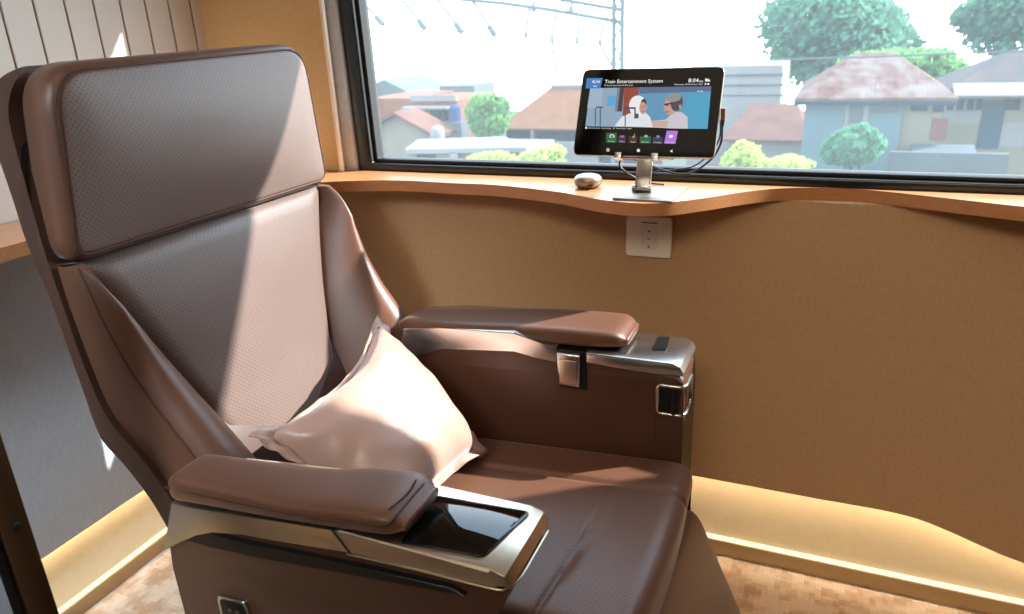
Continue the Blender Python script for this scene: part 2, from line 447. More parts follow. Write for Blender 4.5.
# door frame at near left
d0 = at(45, 568, x=-.75)
def vbar(px, py):
    p = at(px, py, x=-.75); return p.y
ya, yb, yc, yd = vbar(45, 568), vbar(28, 614), vbar(15, 614), vbar(7, 614)
dr = empty('door_1', (-.75, ya, 0), 'dark bronze door post with a screw and black seal at near left', 'door frame'); dr['kind'] = 'structure'
bm = NB(); box(bm, (-.80, yb + .001, 0), (-.75, ya, 2.14), bev=.002); link('post', bm, M['bronze'], dr)
bm = NB(); box(bm, (-.79, yc, 0), (-.755, yb + .0005, 2.14)); link('seal', bm, M['black_seal'], dr)
bm = NB(); box(bm, (-.80, yc - .05, 0), (-.75, yc - .0005, 2.14), bev=.002); link('jamb', bm, M['wall_grey'], dr)
p = at(17, 527, x=-.7485)
bm = NB(); lathe(bm, [(.0052, -.002), (.0052, .0008), (.004, .0016), (.0022, .0016), (.002, .0006)], p, 'x'); link('screw', bm, M['black'], dr)

# ------------------------------------------------------------------ the seat
seat = empty('reclining_seat', (-.5, .865, 0), 'large brown leather train seat with perforated headrest and wide armrests', 'seat')
YC = .865
# --- headrest
HX = -.857
hr_out = resample(round_poly([(.597, .826), (1.136, .826), (1.116, 1.075), (.628, 1.066)], [.034, .034, .058, .055], 6), .014)
bm = NB(); puff(bm, hr_out, lambda a, b, h: (h, a, b), -.908, HX, .020, .014, 12, 0, 1)
hd = link('headrest', bm, [M['perf_yz'], M['leather']], seat, 180)
def inset(pl, d):
    n = len(pl); out = []
    ar = sum(pl[i][0] * pl[(i + 1) % n][1] - pl[(i + 1) % n][0] * pl[i][1] for i in range(n)); sg = 1 if ar > 0 else -1
    for i in range(n):
        t = (Vector(pl[(i + 1) % n]) - Vector(pl[i - 1])).normalized(); out.append((pl[i][0] - t.y * d * sg, pl[i][1] + t.x * d * sg))
    return out
bm = NB(); tube(bm, [(HX - .0028, a, b) for a, b in inset(hr_out, .0095)], .0016, 6, closed=True); link('piping', bm, M['piping'], hd, 180)
# --- shell behind
shell_prof = smooth_poly([(-.925, 1.064), (-.948, 1.048), (-.955, 1.0), (-.926, .87), (-.900, .665), (-.886, .595), (-.838, .543), (-.80, .485), (-.77, .40)], 5)
shell_in = smooth_poly([(-.725, .40), (-.765, .50), (-.80, .56), (-.852, .62), (-.872, .70), (-.896, .87), (-.914, .99), (-.914, 1.047)], 5)
def shell_y(z, side):   # half-width follows the taper of the headrest
    e = .272 - max(0, z - .82) * .10
    if z > 1.0: e -= .05 * (1 - math.sqrt(max(0, 1 - ((z - 1.0) / .066) ** 2)))
    return YC + side * (e + .006)
bm = NB(); prof = shell_prof + shell_in[:]
secs = []
for i in range(25):
    s = -1 + 2 * i / 24
    secs.append([(x - .012 * (1 - s * s), YC + s * (shell_y(z, 1) - YC - max(0, -.875 - x) * .35 * max(0, min(1, (.86 - z) / .12))), z) for x, z in prof])
loft(bm, secs); link('back_shell', bm, M['leather_dark'], seat, 40)

# --- lower backrest
PX = [(.36, -.745), (.42, -.757), (.50, -.785), (.58, -.81), (.66, -.829), (.74, -.847), (.83, -.868)]
SE = [(.36, .105), (.42, .115), (.50, .128), (.58, .153), (.66, .182), (.74, .215), (.79, .24), (.83, .262)]   # seam half-width
RP = [(.36, -.635), (.44, -.650), (.53, -.690), (.589, -.733), (.644, -.776), (.696, -.808), (.76, -.834), (.83, -.848)]  # bolster ridge
SF = [(.36, -.74), (.42, -.745), (.50, -.775), (.56, -.81), (.62, -.862), (.70, -.882), (.83, -.894)]
zs = [.37 + (.824 - .37) * i / 34 for i in range(35)]
bm = NB(); NU = 22; grid = []
for z in zs:
    e = interp(SE, z) + .004; row = []
    for k in range(NU + 1):
        s = -1 + 2 * k / NU
        edge_ = min(1, (1 - abs(s)) / .08); edge_ = math.sqrt(1 - (1 - edge_) ** 2)
        zt = min(1, (.826 - z) / .02); zt = math.sqrt(max(0, 1 - (1 - zt) ** 2))
        row.append(bm.verts.new((interp(PX, z) + .010 * (1 - s * s) + .012 * (edge_ * zt - 1), YC + s * e, z)))
    grid.append(row)
for a, b in zip(grid, grid[1:]):
    for k in range(NU): bm.faces.new((a[k], a[k + 1], b[k + 1], b[k]))
bk = [[bm.verts.new((interp(PX, z) - .03, YC + s * (interp(SE, z) + .004), z)) for s in (-1, 1)] for z in zs]
for i in range(len(zs) - 1):
    bm.faces.new((grid[i][0], grid[i + 1][0], bk[i + 1][0], bk[i][0])); bm.faces.new((grid[i][-1], bk[i][1], bk[i + 1][1], grid[i + 1][-1]))
bm.faces.new(grid[-1] + [bk[-1][1], bk[-1][0]])
link('backrest', bm, M['perf_yz'], seat, 60)
OUT = .268
for sd in (-1, 1):
    bm = NB(); secs = []; pip = []; seam = []
    for z in zs:
        xr, xs, ys_, xf = interp(RP, z), interp(PX, z), interp(SE, z), interp(SF, z)
        taper = math.sqrt(max(.02, min(1, (.8285 - z) / .06)))
        o = OUT - .004 * (1 - taper)
        xr = xs + .004 + (xr - xs - .004) * min(1, taper)
        e = max(.02, o - ys_)
        pts = [(xf - .01, o), (xf + .01, o), ((xf + xr) / 2, o + .001), (xr - .012, o), (xr - .003, o - .002)]
        pip.append((xr + .0005, YC + sd * (o - .003), z))
        for k in range(1, 12):
            t = k / 11
            # from the ridge, over a crest, falling into the seam
            xx = (xs - .008) + (xr - xs + .008) * (1 - t ** 2.3) + .034 * taper * math.sin(PI * t ** .8) ** .8
            pts.append((xx, o - .004 - (e - .004) * t))
        pts += [(xs - .03, ys_), (xf - .01, ys_)]
        secs.append([(x, YC + sd * y, z) for x, y in pts])
    loft(bm, secs)
    bol = link('side_bolster', bm, M['leather'], seat, 60)
    bm = NB(); tube(bm, pip, .0018, 6); link('piping', bm, M['piping'], bol, 180)

# --- seat cushion: a grid with sewn seams, rounded front
XB, XF_, Y0, Y1 = -.80, -.158, .655, 1.062
SY, SX = .958, -.283
def ztop(x, y):
    z = .384 + (x + .62) * .062 + .012 * (1 - ((y - .86) / .22) ** 2)
    d = abs(y - SY); z -= .007 * math.exp(-(d / .006) ** 2)
    if y < SY: d = abs(x - SX - .02 * math.sin((y - .66) * 5)); z -= .0065 * math.exp(-(d / .0045) ** 2)
    return z
def edge_drop(d, r):
    if d >= r: return 0
    return r - math.sqrt(max(0, r * r - (r - d) ** 2))
def axis_pts(a, b, n, r, seams=()):
    p = [a + (b - a) * i / n for i in range(n + 1)]
    p += [b - r * (1 - math.cos(k / 6 * PI / 2)) for k in range(1, 7)] + [a + r * (1 - math.cos(k / 6 * PI / 2)) for k in range(1, 7)]
    for s in seams: p += [s + d for d in (-.012, -.008, -.005, -.0025, 0, .0025, .005, .008, .012)]
    p = sorted(set(round(v, 5) for v in p)); return p
xsn = axis_pts(XB, XF_, 40, .03, (SX,)); ysn = axis_pts(Y0, Y1, 30, .02, (SY,))
bm = NB(); g = []
for x in xsn:
    row = []
    for y in ysn:
        # rounded front corner in plan
        z = ztop(x, y) - edge_drop(XF_ - x, .030) - edge_drop(y - Y0, .02) - edge_drop(Y1 - y, .02)
        xx = x + (.012 * (1 - ((y - .86) / .2) ** 2) if x > -.3 else 0) * max(0, (x + .3) / .142)
        row.append(bm.verts.new((xx, y, z)))
    g.append(row)
for i in range(len(xsn) - 1):
    for j in range(len(ysn) - 1):
        f = bm.faces.new((g[i][j], g[i + 1][j], g[i + 1][j + 1], g[i][j + 1]))
        cxy = ((xsn[i] + xsn[i + 1]) / 2, (ysn[j] + ysn[j + 1]) / 2)
        f.material_index = 0 if (cxy[1] < SY - .006 and .675 < cxy[1] and cxy[0] < XF_ - .02) else 1
nx, ny = len(xsn), len(ysn)
loop = [g[i][0] for i in range(nx)] + [g[-1][j] for j in range(1, ny)] + [g[i][-1] for i in range(nx - 2, -1, -1)] + [g[0][j] for j in range(ny - 2, 0, -1)]
low = [bm.verts.new((v.co.x - (.012 if v in g[-1] else 0), v.co.y, .285)) for v in loop]
for i in range(len(loop)):
    j = (i + 1) % len(loop); f = bm.faces.new((loop[i], loop[j], low[j], low[i])); f.material_index = 1
bm.faces.new(low[::-1]).material_index = 1
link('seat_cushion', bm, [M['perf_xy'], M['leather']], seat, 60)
# --- leg rest
lp = smooth_poly([(-.168, .335), (-.155, .333), (-.142, .312), (-.118, .265), (-.085, .195), (-.055, .13), (-.03, .075), (-.032, .055), (-.05, .05), (-.10, .06), (-.15, .15), (-.19, .27), (-.19, .325)], 4, True)
bm = NB(); N_ = 16; secs = []
cxz = (sum(p[0] for p in lp) / len(lp), sum(p[1] for p in lp) / len(lp))
for i in range(N_ + 1):
    t = i / N_; y = .66 + .392 * t
    d = min(y - .66, 1.052 - y); k = edge_drop(d, .02)
    secs.append([(x + (cxz[0] - x) * k / .12, y, z + (cxz[1] - z) * k / .2) for x, z in lp])
ysec = [.66, .6605, .663, .668, .68]
secs = []
for y in [.66, .661, .665, .672, .682] + [.682 + .348 * i / 8 for i in range(1, 8)] + [1.03, 1.04, 1.047, 1.051, 1.052]:
    d = min(y - .66, 1.052 - y); k = edge_drop(d, .022)
    secs.append([(x + (cxz[0] - x) * k / .08, y, z + (cxz[1] - z) * k / .14) for x, z in lp])
loft(bm, secs); link('leg_rest', bm, M['leather'], seat, 60)
# --- base under the cushion
bm = NB(); box(bm, (-.74, .66, .0), (-.22, 1.055, .30), bev=.01); link('seat_base', bm, M['leather_dark'], seat)

def pad_section(x, y0, y1, z0, z1, r=.35, n=28):
    out = []; cy, cz, a, b = (y0 + y1) / 2, (z0 + z1) / 2, (y1 - y0) / 2, (z1 - z0) / 2
    for k in range(n):
        th = 2 * PI * k / n; c, s = math.cos(th), math.sin(th); e = 2 / 4.5
        out.append((x, cy + a * abs(c) ** e * (1 if c > 0 else -1), cz + b * abs(s) ** e * (1 if s > 0 else -1)))
    return out
def arm_pad(tab, parent, name='arm_pad'):
    """tab rows: x, y0, y1, z0, z1"""
    dense = smooth_poly(tab, 5); secs = []
    x0, x1 = dense[0][0], dense[-1][0]; R0, R1 = .022, .030
    xs_ = [x0 + R0 * (1 - math.cos(k / 6 * PI / 2)) for k in range(0, 7)] + [x0 + R0 + (x1 - x0 - R0 - R1) * k / 20 for k in range(1, 20)] + [x1 - R1 * (1 - math.cos(k / 6 * PI / 2)) for k in range(6, -1, -1)]
    for x in xs_:
        row = [interp([(d[0], d[j]) for d in dense], x) for j in range(1, 5)]
        d = x - x0; q = edge_drop(d, R0) if d < R0 else edge_drop(x1 - x, R1) * .9
        q = min(q, (row[3] - row[2]) * .48)
        secs.append(pad_section(x, row[0] + q * .8, row[1] - q * .8, row[2] + q * .2, row[3] - q * .9))
    bm = NB(); loft(bm, secs); return link(name, bm, M['leather'], parent, 180), dense

# --- near armrest (aisle side)
bm = NB(); prism(bm, smooth_poly([(-.728, .10), (-.738, .30), (-.742, .470)], 4) + [(-.706, .545), (-.46, .566), (-.268, .564)] + smooth_poly([(-.258, .552), (-.262, .535), (-.285, .495), (-.305, .455), (-.325, .40), (-.335, .10)], 4), XZ, .545, .645, bev=.006)
na = link('armrest', bm, M['leather_body'], seat); na['label'] = 'aisle-side armrest with black touch panel'
trim_prof = [(-.744, .470), (-.708, .553), (-.62, .561), (-.455, .578), (-.274, .579), (-.258, .574), (-.252, .561), (-.270, .558), (-.443, .553), (-.545, .541), (-.60, .536), (-.648, .531), (-.675, .515)]
bm = NB(); prism(bm, trim_prof, XZ, .537, .653, bev=.0045, seg=2); tr = link('metal_trim', bm, M['champagne'], na, 25)
# fine joint lines across the trim
bm = NB(); prism(bm, [(-.4655, .580), (-.4635, .5805), (-.442, .553), (-.4445, .5525)], XZ, .5358, .541); link('joint', bm, M['black_seal'], tr, 0)
bm = NB(); tube(bm, smooth_poly([(-.448, .5362, .5505), (-.36, .5362, .5545), (-.275, .5362, .556), (-.258, .542, .5565), (-.2505, .56, .5575), (-.250, .60, .5575), (-.250, .645, .5575)], 4), .0012, 6); link('rim_line', bm, M['champagne'], tr, 180)
# black strip for the concave groove below the trim on the outer face
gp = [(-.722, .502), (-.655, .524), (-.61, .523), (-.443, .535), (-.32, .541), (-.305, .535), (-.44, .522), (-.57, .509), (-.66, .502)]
bm = NB(); prism(bm, gp, XZ, .5375, .546, bev=.001, seg=1); link('dark_groove', bm, M['black'], na, 30)
# glass touch panel
tp = round_poly([tuple(at(p, q, z=.5815).xy) for p, q in ((400, 541), (483, 556.5), (531, 511.5), (436, 495))], [.003, .007, .007, .003], 5)
bm = NB(); prism(bm, tp, XY, .5775, .5815, bev=.001, seg=2); link('touch_panel', bm, M['black_gloss'], na, 30)
pad, dn = arm_pad([(-.712, .534, .600, .557, .594), (-.62, .534, .606, .564, .598), (-.52, .534, .617, .573, .600), (-.45, .536, .630, .578, .608), (-.376, .538, .634, .584, .612)], na)
bm = NB(); tube(bm, smooth_poly([(-.708, .5365, .578), (-.62, .5325, .584), (-.52, .5325, .5885), (-.45, .5345, .594), (-.40, .5365, .600), (-.388, .541, .6045), (-.386, .555, .6075), (-.387, .595, .608), (-.388, .612, .6065)], 5), .0013, 6); link('seam', bm, M['piping'], pad, 180)
bm = NB()   # stitches across the pad's front end
for k in range(16):
    t = k / 15; y = .552 + .055 * t; x = -.396 + .004 * math.sin(t * PI)
    tube(bm, [(x, y, .6112), (x, y + .0026, .6112)], .0011, 5)
link('stitching', bm, M['thread'], pad, 180)
# socket on the outer face
bm = NB(); so = round_poly([tuple((at(a, b, y=.545).x, at(a, b, y=.545).z)) for a, b in ((219, 593), (247, 600), (257, 625), (226, 625))], .006, 5)
prism(bm, so, XZ, .5405, .546, bev=.0015); sk = link('power_socket', bm, M['silver'], na, 30)
c_ = Vector((sum(p[0] for p in so) / len(so), sum(p[1] for p in so) / len(so)))
bm = NB(); prism(bm, [(c_.x + (p[0] - c_.x) * .82, c_.y + (p[1] - c_.y) * .82) for p in so], XZ, .5395, .541, bev=.0005); link('socket_insert', bm, M['black'], sk, 30)
bm = NB()
for dx in (-.006, .006): lathe(bm, [(.0026, 0), (.0026, .0006), (.0014, .0006)], (c_.x + dx, .5388, c_.y + .004), 'y', 12)
link('socket_hole', bm, M['mark'], sk, 30)

# --- far armrest (window side)
fa_prof = smooth_poly([(-.70, .10), (-.71, .40), (-.705, .52)], 4) + [(-.68, .556), (-.46, .570), (-.190, .566)] + smooth_poly([(-.181, .556), (-.178, .52), (-.178, .44), (-.178, .30), (-.18, .10)], 4)
bm = NB(); prism(bm, fa_prof, XZ, 1.062, 1.164, bev=.010)
fa = link('armrest', bm, M['leather_body'], seat); fa['label'] = 'window-side armrest with silver latch and front end'
ftp = [(at(*p, y=1.056).x, at(*p, y=1.056).z) for p in ((401, 340), (403, 328), (440, 328), (514, 332), (536, 343), (557, 347), (557, 363), (531, 357.5), (514, 349.5), (443, 347), (417, 356.5), (404, 363))]
bm = NB(); prism(bm, ftp, XZ, 1.055, 1.174, bev=.003, seg=2)
link('metal_trim', bm, M['silver'], fa, 25)
bm = NB(); prism(bm, [(-.338, .564), (-.338, .584), (-.198, .585), (-.185, .580), (-.179, .570), (-.180, .5635), (-.23, .5635)], XZ, 1.056, 1.166, bev=.004, seg=2)
cn = link('console_end', bm, M['silver'], fa, 30)
bq = round_poly([tuple(at(a, b, z=.587).xy) for a, b in ((652, 349), (658, 337), (670, 337), (667, 349))], .003, 4)
bm = NB(); prism(bm, bq, XY, .5835, .5872, bev=.0006, seg=1); link('button', bm, M['black'], cn, 30)
bm = NB(); box(bm, (-.386, 1.0595, .514), (-.338, 1.07, .583)); 
link('latch_recess', bm, M['black'], fa, 0)
bm = NB(); prism(bm, [(-.384, .522), (-.347, .522), (-.346, .580), (-.386, .580)], XZ, 1.048, 1.064, bev=.003); lt = link('latch', bm, M['silver'], fa, 30)
bm = NB(); prism(bm, [(-.380, .527), (-.352, .527), (-.351, .570), (-.382, .570)], XZ, 1.0468, 1.0485, bev=.001); link('latch_face', bm, M['champagne'], lt, 30)
# seam and wrap-round handle recess at the front end
bm = NB(); tube(bm, smooth_poly([(-.222, 1.0615, .562), (-.222, 1.0612, .50), (-.221, 1.0612, .44), (-.212, 1.0615, .41), (-.190, 1.0615, .388)], 5), .0013, 6); link('seam', bm, M['piping'], fa, 180)
hpath = smooth_poly([(-.2165, 1.0605), (-.205, 1.0605), (-.195, 1.0605), (-.1855, 1.0618), (-.1795, 1.066), (-.1768, 1.074), (-.1765, 1.09), (-.1765, 1.112)], 4)
bm = NB(); za, zb = .492, .5425
tube(bm, [(x, y, za) for x, y in hpath] + [(hpath[-1][0], hpath[-1][1] + .004, za + .006), (hpath[-1][0], hpath[-1][1] + .004, zb - .006)] + [(x, y, zb) for x, y in hpath[::-1]] + [(hpath[0][0] - .004, hpath[0][1], zb - .006), (hpath[0][0] - .004, hpath[0][1], za + .006)], .0032, 8, closed=True)
hp = link('handle_recess', bm, M['silver'], fa, 180)
bm = NB(); lo_ = [bm.verts.new((x, y - .0008, za)) for x, y in hpath]; hi_ = [bm.verts.new((x, y - .0008, zb)) for x, y in hpath]; hb_ = [bm.verts.new((x - (.008 if i > 12 else 0), y + .004, za)) for i, (x, y) in enumerate(hpath)]; ht_ = [bm.verts.new((v.co.x, v.co.y, zb)) for v in hb_]
for i in range(len(lo_) - 1):
    bm.faces.new((lo_[i], lo_[i + 1], hi_[i + 1], hi_[i])); bm.faces.new((hb_[i + 1], hb_[i], ht_[i], ht_[i + 1])); bm.faces.new((lo_[i + 1], lo_[i], hb_[i], hb_[i + 1])); bm.faces.new((hi_[i], hi_[i + 1], ht_[i + 1], ht_[i]))
for i in (0, -1): bm.faces.new((lo_[i], hi_[i], ht_[i], hb_[i]))
link('recess_lining', bm, M['black_gloss'], hp, 50)
bm = NB(); tube(bm, [(-.193, 1.0605, .4945), (-.193, 1.0605, .540)], .0045, 10); link('thumb_grip', bm, M['black'], hp, 60)
arm_pad([(-.70, 1.058, 1.128, .576, .598), (-.60, 1.058, 1.146, .580, .604), (-.52, 1.060, 1.156, .583, .609), (-.44, 1.066, 1.166, .583, .614), (-.36, 1.068, 1.172, .583, .617), (-.276, 1.072, 1.172, .589, .618)], fa)

# ------------------------------------------------------------------ cushion on the seat
def make_cushion():
    A = Vector((-.662, .672, .580)); B = Vector((-.722, 1.036, .590)); C = Vector((-.500, .955, .434)); D = Vector((-.51, .700, .44))
    root = empty('throw_pillow', (-.60, .83, .40), 'blush pink satin throw pillow leaning on the seat back', 'pillow')
    n = 44; fl = .045
    def bil(u, v): return (A * (1 - u) + B * u) * (1 - v) + (D * (1 - u) + C * u) * v
    nor = ((C - A).cross(B - D)).normalized()
    if nor.x < 0: nor = -nor
    def body(side):
        rows = []
        for i in range(n + 1):
            row = []
            for j in range(n + 1):
                u, v = i / n, j / n
                s, t = 2 * u - 1, 2 * v - 1
                e = max(0, 1 - abs(s) ** 2.6) * max(0, 1 - abs(t) ** 2.6)
                th = .086 * e ** .45
                pin = .03 * ((1 - s * s) * abs(t) ** 3 + (1 - t * t) * abs(s) ** 3)   # edges pulled in between the corners
                uu = .5 + s / 2 * (1 - .05 * (1 - t * t) * abs(s) ** 2) ; vv = .5 + t / 2 * (1 - (.25 if t < 0 else .05) * (1 - s * s) ** 1.2 * abs(t) ** 2)
                p = bil(uu, vv)
                wr_ = .0035 * math.sin(9 * s + 4 * t + 2 * math.sin(5 * t)) * (1 - e) + .003 * math.sin(14 * (s - t)) * (abs(s * t)) ** 1.2
                row.append(p + nor * (side * (th * (.9 if side > 0 else .55)) + wr_))
            rows.append(row)
        return rows
    bm = NB()
    fr, bk_ = body(1), body(-1)
    V1 = [[bm.verts.new(p) for p in r] for r in fr]
    V2 = [[(V1[i][j] if i in (0, n) or j in (0, n) else bm.verts.new(bk_[i][j])) for j in range(n + 1)] for i in range(n + 1)]
    for V, fl_ in ((V1, 0), (V2, 1)):
        for i in range(n):
            for j in range(n):
                q = (V[i][j], V[i + 1][j], V[i + 1][j + 1], V[i][j + 1])
                bm.faces.new(q[::-1] if fl_ else q)
    link('cover', bm, M['satin'], root, 180)
    # flange: flat frilled border round the seam
    bm = NB(); per = [(i, 0) for i in range(n)] + [(n, j) for j in range(n)] + [(i, n) for i in range(n, 0, -1)] + [(0, j) for j in range(n, 0, -1)]
    ctr = (A + B + C + D) / 4; L0 = []; L1 = []; L2 = []
    for k, (i, j) in enumerate(per):
        p = fr[i][j]; s, t = 2 * i / n - 1, 2 * j / n - 1
        d = (p - ctr); d -= nor * d.dot(nor); d.normalize()
        cor = (abs(s) * abs(t)) ** 3
        w = .010 + .024 * cor
        rip = nor * (.006 * math.sin(k * .55) + .004 * math.sin(k * 1.3 + 1)) * (.5 + cor)
        L0.append(bm.verts.new(p - d * .003)); L1.append(bm.verts.new(p + d * w * .5 + rip * .5)); L2.append(bm.verts.new(p + d * w + rip))
    m = len(per)
    for P, Q in ((L0, L1), (L1, L2)):
        for k in range(m): bm.faces.new((P[k], P[(k + 1) % m], Q[(k + 1) % m], Q[k]))
    o = link('flange', bm, M['satin'], root, 180)
    md = o.modifiers.new('thick', 'SOLIDIFY'); md.thickness = .002
make_cushion()

# ------------------------------------------------------------------ tablet on its stand
ang = math.atan2(.137, .065)
tb = empty('tablet', (-.3025, 1.262, .868), 'black tablet showing the train entertainment screen on a metal stand', 'tablet')
tb.rotation_euler = (ang, 0, 0)
TW, TH = .245, .155
def lrect(u0, v0, u1, v1): return ((u0 - .5) * TW, v0 * TH, (u1 - .5) * TW, v1 * TH)
bm = NB(); prism(bm, round_poly([(-TW / 2, 0), (TW / 2, 0), (TW / 2, TH), (-TW / 2, TH)], .010, 6), XY, -.0075, -.0006, bev=.002); link('tablet_case', bm, M['case'], tb, 40, True)
bm = NB(); prism(bm, round_poly([(-TW / 2 + .001, .001), (TW / 2 - .001, .001), (TW / 2 - .001, TH - .001), (-TW / 2 + .001, TH - .001)], .009, 6), XY, -.0007, .0002, bev=.0002, seg=1)
scr = link('screen_glass', bm, M['bezel'], tb, 30, True)

def UV(x, y):   # measured screen crop -> tablet plane (metres)
    L = 145 - 57 * (y - 115) / 475; u = (x - L) / 785
    top = 115 - 18 * u; bot = 590 + 18 * u; v = 1 - (y - top) / (bot - top)
    return ((u - .5) * TW, v * TH)
EM = {}
def em(rgb, s=.85):
    k = (rgb, s)
    if k not in EM:
        t = NT('screen_%02x%02x%02x' % rgb); t.color(lin((10, 10, 10))); t.set(Roughness=.15)
        t.b.inputs['Emission Color'].default_value = lin(rgb); t.b.inputs['Emission Strength'].default_value = s; EM[k] = t.m
    return EM[k]
LAY = [0.0004]
def flat(name, shapes, parent=None):
    """shapes: list of (polygon in crop pixels, rgb) layered on the screen"""
    bm = NB(); mats = []
    for pl, rgb in shapes:
        m = em(rgb)
        if m not in mats: mats.append(m)
        face(bm, [(*UV(*p), LAY[0]) for p in pl], mats.index(m)); LAY[0] += .000012
    # keep winding towards the viewer
    me = bpy.data.meshes.new(name)
    for f in bm.faces:
        f.normal_update()
        if f.normal.z < 0: f.normal_flip()
    bm.to_mesh(me); bm.free()
    for m in mats: me.materials.append(m)
    o = bpy.data.objects.new(name, me); COL.objects.link(o); o.parent = parent or scr; return o
def R4(x0, y0, x1, y1): return [(x0, y1), (x1, y1), (x1, y0), (x0, y0)]
def ell(cx, cy, rx, ry, n=20, rot=0):
    return [(cx + rx * math.cos(2 * PI * k / n) * math.cos(rot) - ry * math.sin(2 * PI * k / n) * math.sin(rot), cy + rx * math.cos(2 * PI * k / n) * math.sin(rot) + ry * math.sin(2 * PI * k / n) * math.cos(rot)) for k in range(n)]
W = (250, 250, 250)
PQ = [(160, 432), (838, 446), (860, 208), (186, 220)]
flat('screen_picture', [
    (PQ, (96, 158, 196)),
    ([(160, 432), (370, 436), (385, 216), (186, 220)], (150, 176, 200)),
    ([(170, 330), (255, 332), (262, 220), (186, 221)], (168, 190, 212)),
    ([(285, 320), (335, 318), (338, 262), (290, 262)], (92, 176, 222)),
    ([(330, 350), (352, 350), (362, 217), (345, 217)], (120, 140, 160)),
    ([(345, 350), (372, 350), (385, 216), (360, 217)], (70, 60, 70)),
    ([(372, 435), (470, 437), (470, 214), (385, 216)], (150, 66, 48)),
    ([(462, 437), (838, 446), (860, 208), (466, 214)], (92, 156, 196)),
    ([(470, 250), (858, 236), (860, 208), (466, 214)], (84, 108, 150)),
    ([(690, 445), (838, 446), (855, 250), (740, 250)], (72, 168, 206)),
    # trolley case at left
    (R4(222, 322, 262, 330), (70, 90, 120)), (R4(216, 330, 222, 428), (70, 90, 120)), (R4(244, 330, 250, 430), (70, 90, 120)),
    # man: shirt, arm, head, hair, glasses, mask of beard
    ([(470, 432), (640, 444), (735, 445), (733, 380), (700, 352), (660, 352), (615, 395), (470, 408)], (212, 206, 214)),
    ([(455, 425), (620, 438), (630, 402), (520, 400), (462, 398)], (214, 176, 160)),
    (ell(640, 322, 36, 46), (206, 160, 142)), (ell(676, 300, 32, 48, 20, .2), (66, 66, 76)), (ell(658, 272, 42, 24, 20, -.1), (150, 150, 150)),
    ([(606, 306), (650, 300), (650, 308), (608, 316)], (40, 40, 50)),
    (ell(694, 322, 7, 13), (196, 148, 130)), ([(606, 338), (612, 326), (620, 338)], (196, 146, 128)), ([(612, 350), (634, 348), (634, 353), (614, 355)], (120, 70, 66)), (ell(622, 312, 9, 7), (60, 58, 66)),
    # woman: scarf, face, tunic
    ([(330, 432), (545, 438), (530, 380), (505, 356), (440, 350), (370, 380)], (232, 238, 244)),
    (ell(462, 318, 50, 58), (244, 246, 250)), (ell(492, 322, 18, 44, 20, .1), (44, 40, 44)), (ell(490, 330, 20, 34, 20, .05), (206, 158, 138)), ([(480, 322), (490, 320), (490, 324), (480, 326)], (50, 40, 44)), ([(498, 320), (507, 321), (507, 325), (498, 324)], (50, 40, 44)), ([(486, 348), (500, 347), (498, 352), (488, 353)], (150, 84, 80)), ([(492, 326), (497, 340), (491, 341)], (184, 136, 118)),
    # phone frame in front of them
    (R4(388, 326, 450, 336), (46, 70, 110)), (R4(388, 336, 394, 432), (46, 70, 110)), (R4(442, 336, 450, 390), (46, 70, 110)), (R4(444, 362, 466, 388), (50, 70, 110)),
])
flat('screen_logo', [([(158, 222), (246, 222), (260, 163), (166, 165)], (58, 132, 200))])
flat('app_icon', [(R4(283, 470, 343, 524), (30, 108, 58))]); flat('app_icon', [(R4(350, 486, 396, 526), (58, 34, 60))])
flat('app_icon', [(R4(410, 488, 458, 526), (62, 40, 30))]); flat('app_icon', [(R4(474, 488, 535, 528), (24, 96, 66))])
flat('app_icon', [(R4(544, 492, 600, 530), (40, 44, 82))]); flat('app_icon', [([(606, 528), (668, 530), (682, 458), (622, 456)], (186, 122, 232))])
flat('icon_glyph', [(ell(316, 486, 13, 9), W), (ell(316, 488, 9, 6), (30, 108, 58)), (R4(303, 486, 308, 496), W), (R4(325, 486, 330, 496), W)])
flat('icon_glyph', [(R4(362, 484, 386, 495), (150, 120, 170))]); flat('icon_glyph', [(ell(438, 492, 7, 6), (190, 150, 130)), (R4(442, 474, 446, 492), (190, 150, 130))])
flat('icon_glyph', [(ell(508, 488, 11, 8), (130, 190, 160))]); flat('icon_glyph', [(ell(574, 490, 9, 8), (130, 140, 190))]); flat('icon_glyph', [(ell(644, 488, 12, 8), W)])
flat('navigation_key', [(R4(286, 556, 302, 572), W), (R4(290, 560, 298, 568), (30, 28, 28))]); flat('navigation_key', [(ell(466, 567, 9, 9), W)]); flat('navigation_key', [([(638, 570), (652, 562), (652, 579)], W)])
flat('status_icon', [(R4(828, 166, 846, 182), W), (R4(846, 172, 854, 182), W)]); flat('status_icon', [(R4(826, 191, 834, 201), W), (R4(840, 191, 850, 201), W)])
flat('caption_bullet', [(ell(166, 442, 6, 6), W)])

def text(body, x0, y0, x1, cap, rgb, name, parent=scr, z=.0009, align='L'):
    """text between crop points x0..x1 on the baseline y0; cap height in crop px"""
    cu = bpy.data.curves.new(name, 'FONT'); cu.body = body; cu.size = 1; cu.resolution_u = 2
    tmp = bpy.data.objects.new(name + '_src', cu); COL.objects.link(tmp)
    bpy.context.view_layer.update()
    me = bpy.data.meshes.new_from_object(tmp.evaluated_get(bpy.context.evaluated_depsgraph_get()))
    bpy.data.objects.remove(tmp)
    xs_ = [v.co.x for v in me.vertices]; w = max(xs_) - min(xs_); h = .69
    a = UV(x0, y0); b = UV(x1, y0); sx = (b[0] - a[0]) / w; sy = cap / 475 * TH / h
    mn = min(xs_)
    for v in me.vertices: v.co = (a[0] + (v.co.x - mn) * sx, a[1] + v.co.y * sy, z)
    me.materials.clear(); me.materials.append(em(rgb, 1.1))
    o = bpy.data.objects.new(name, me); COL.objects.link(o); o.parent = parent; return o
text('Train Entertainment System', 271, 193, 598, 19, W, 'screen_text')
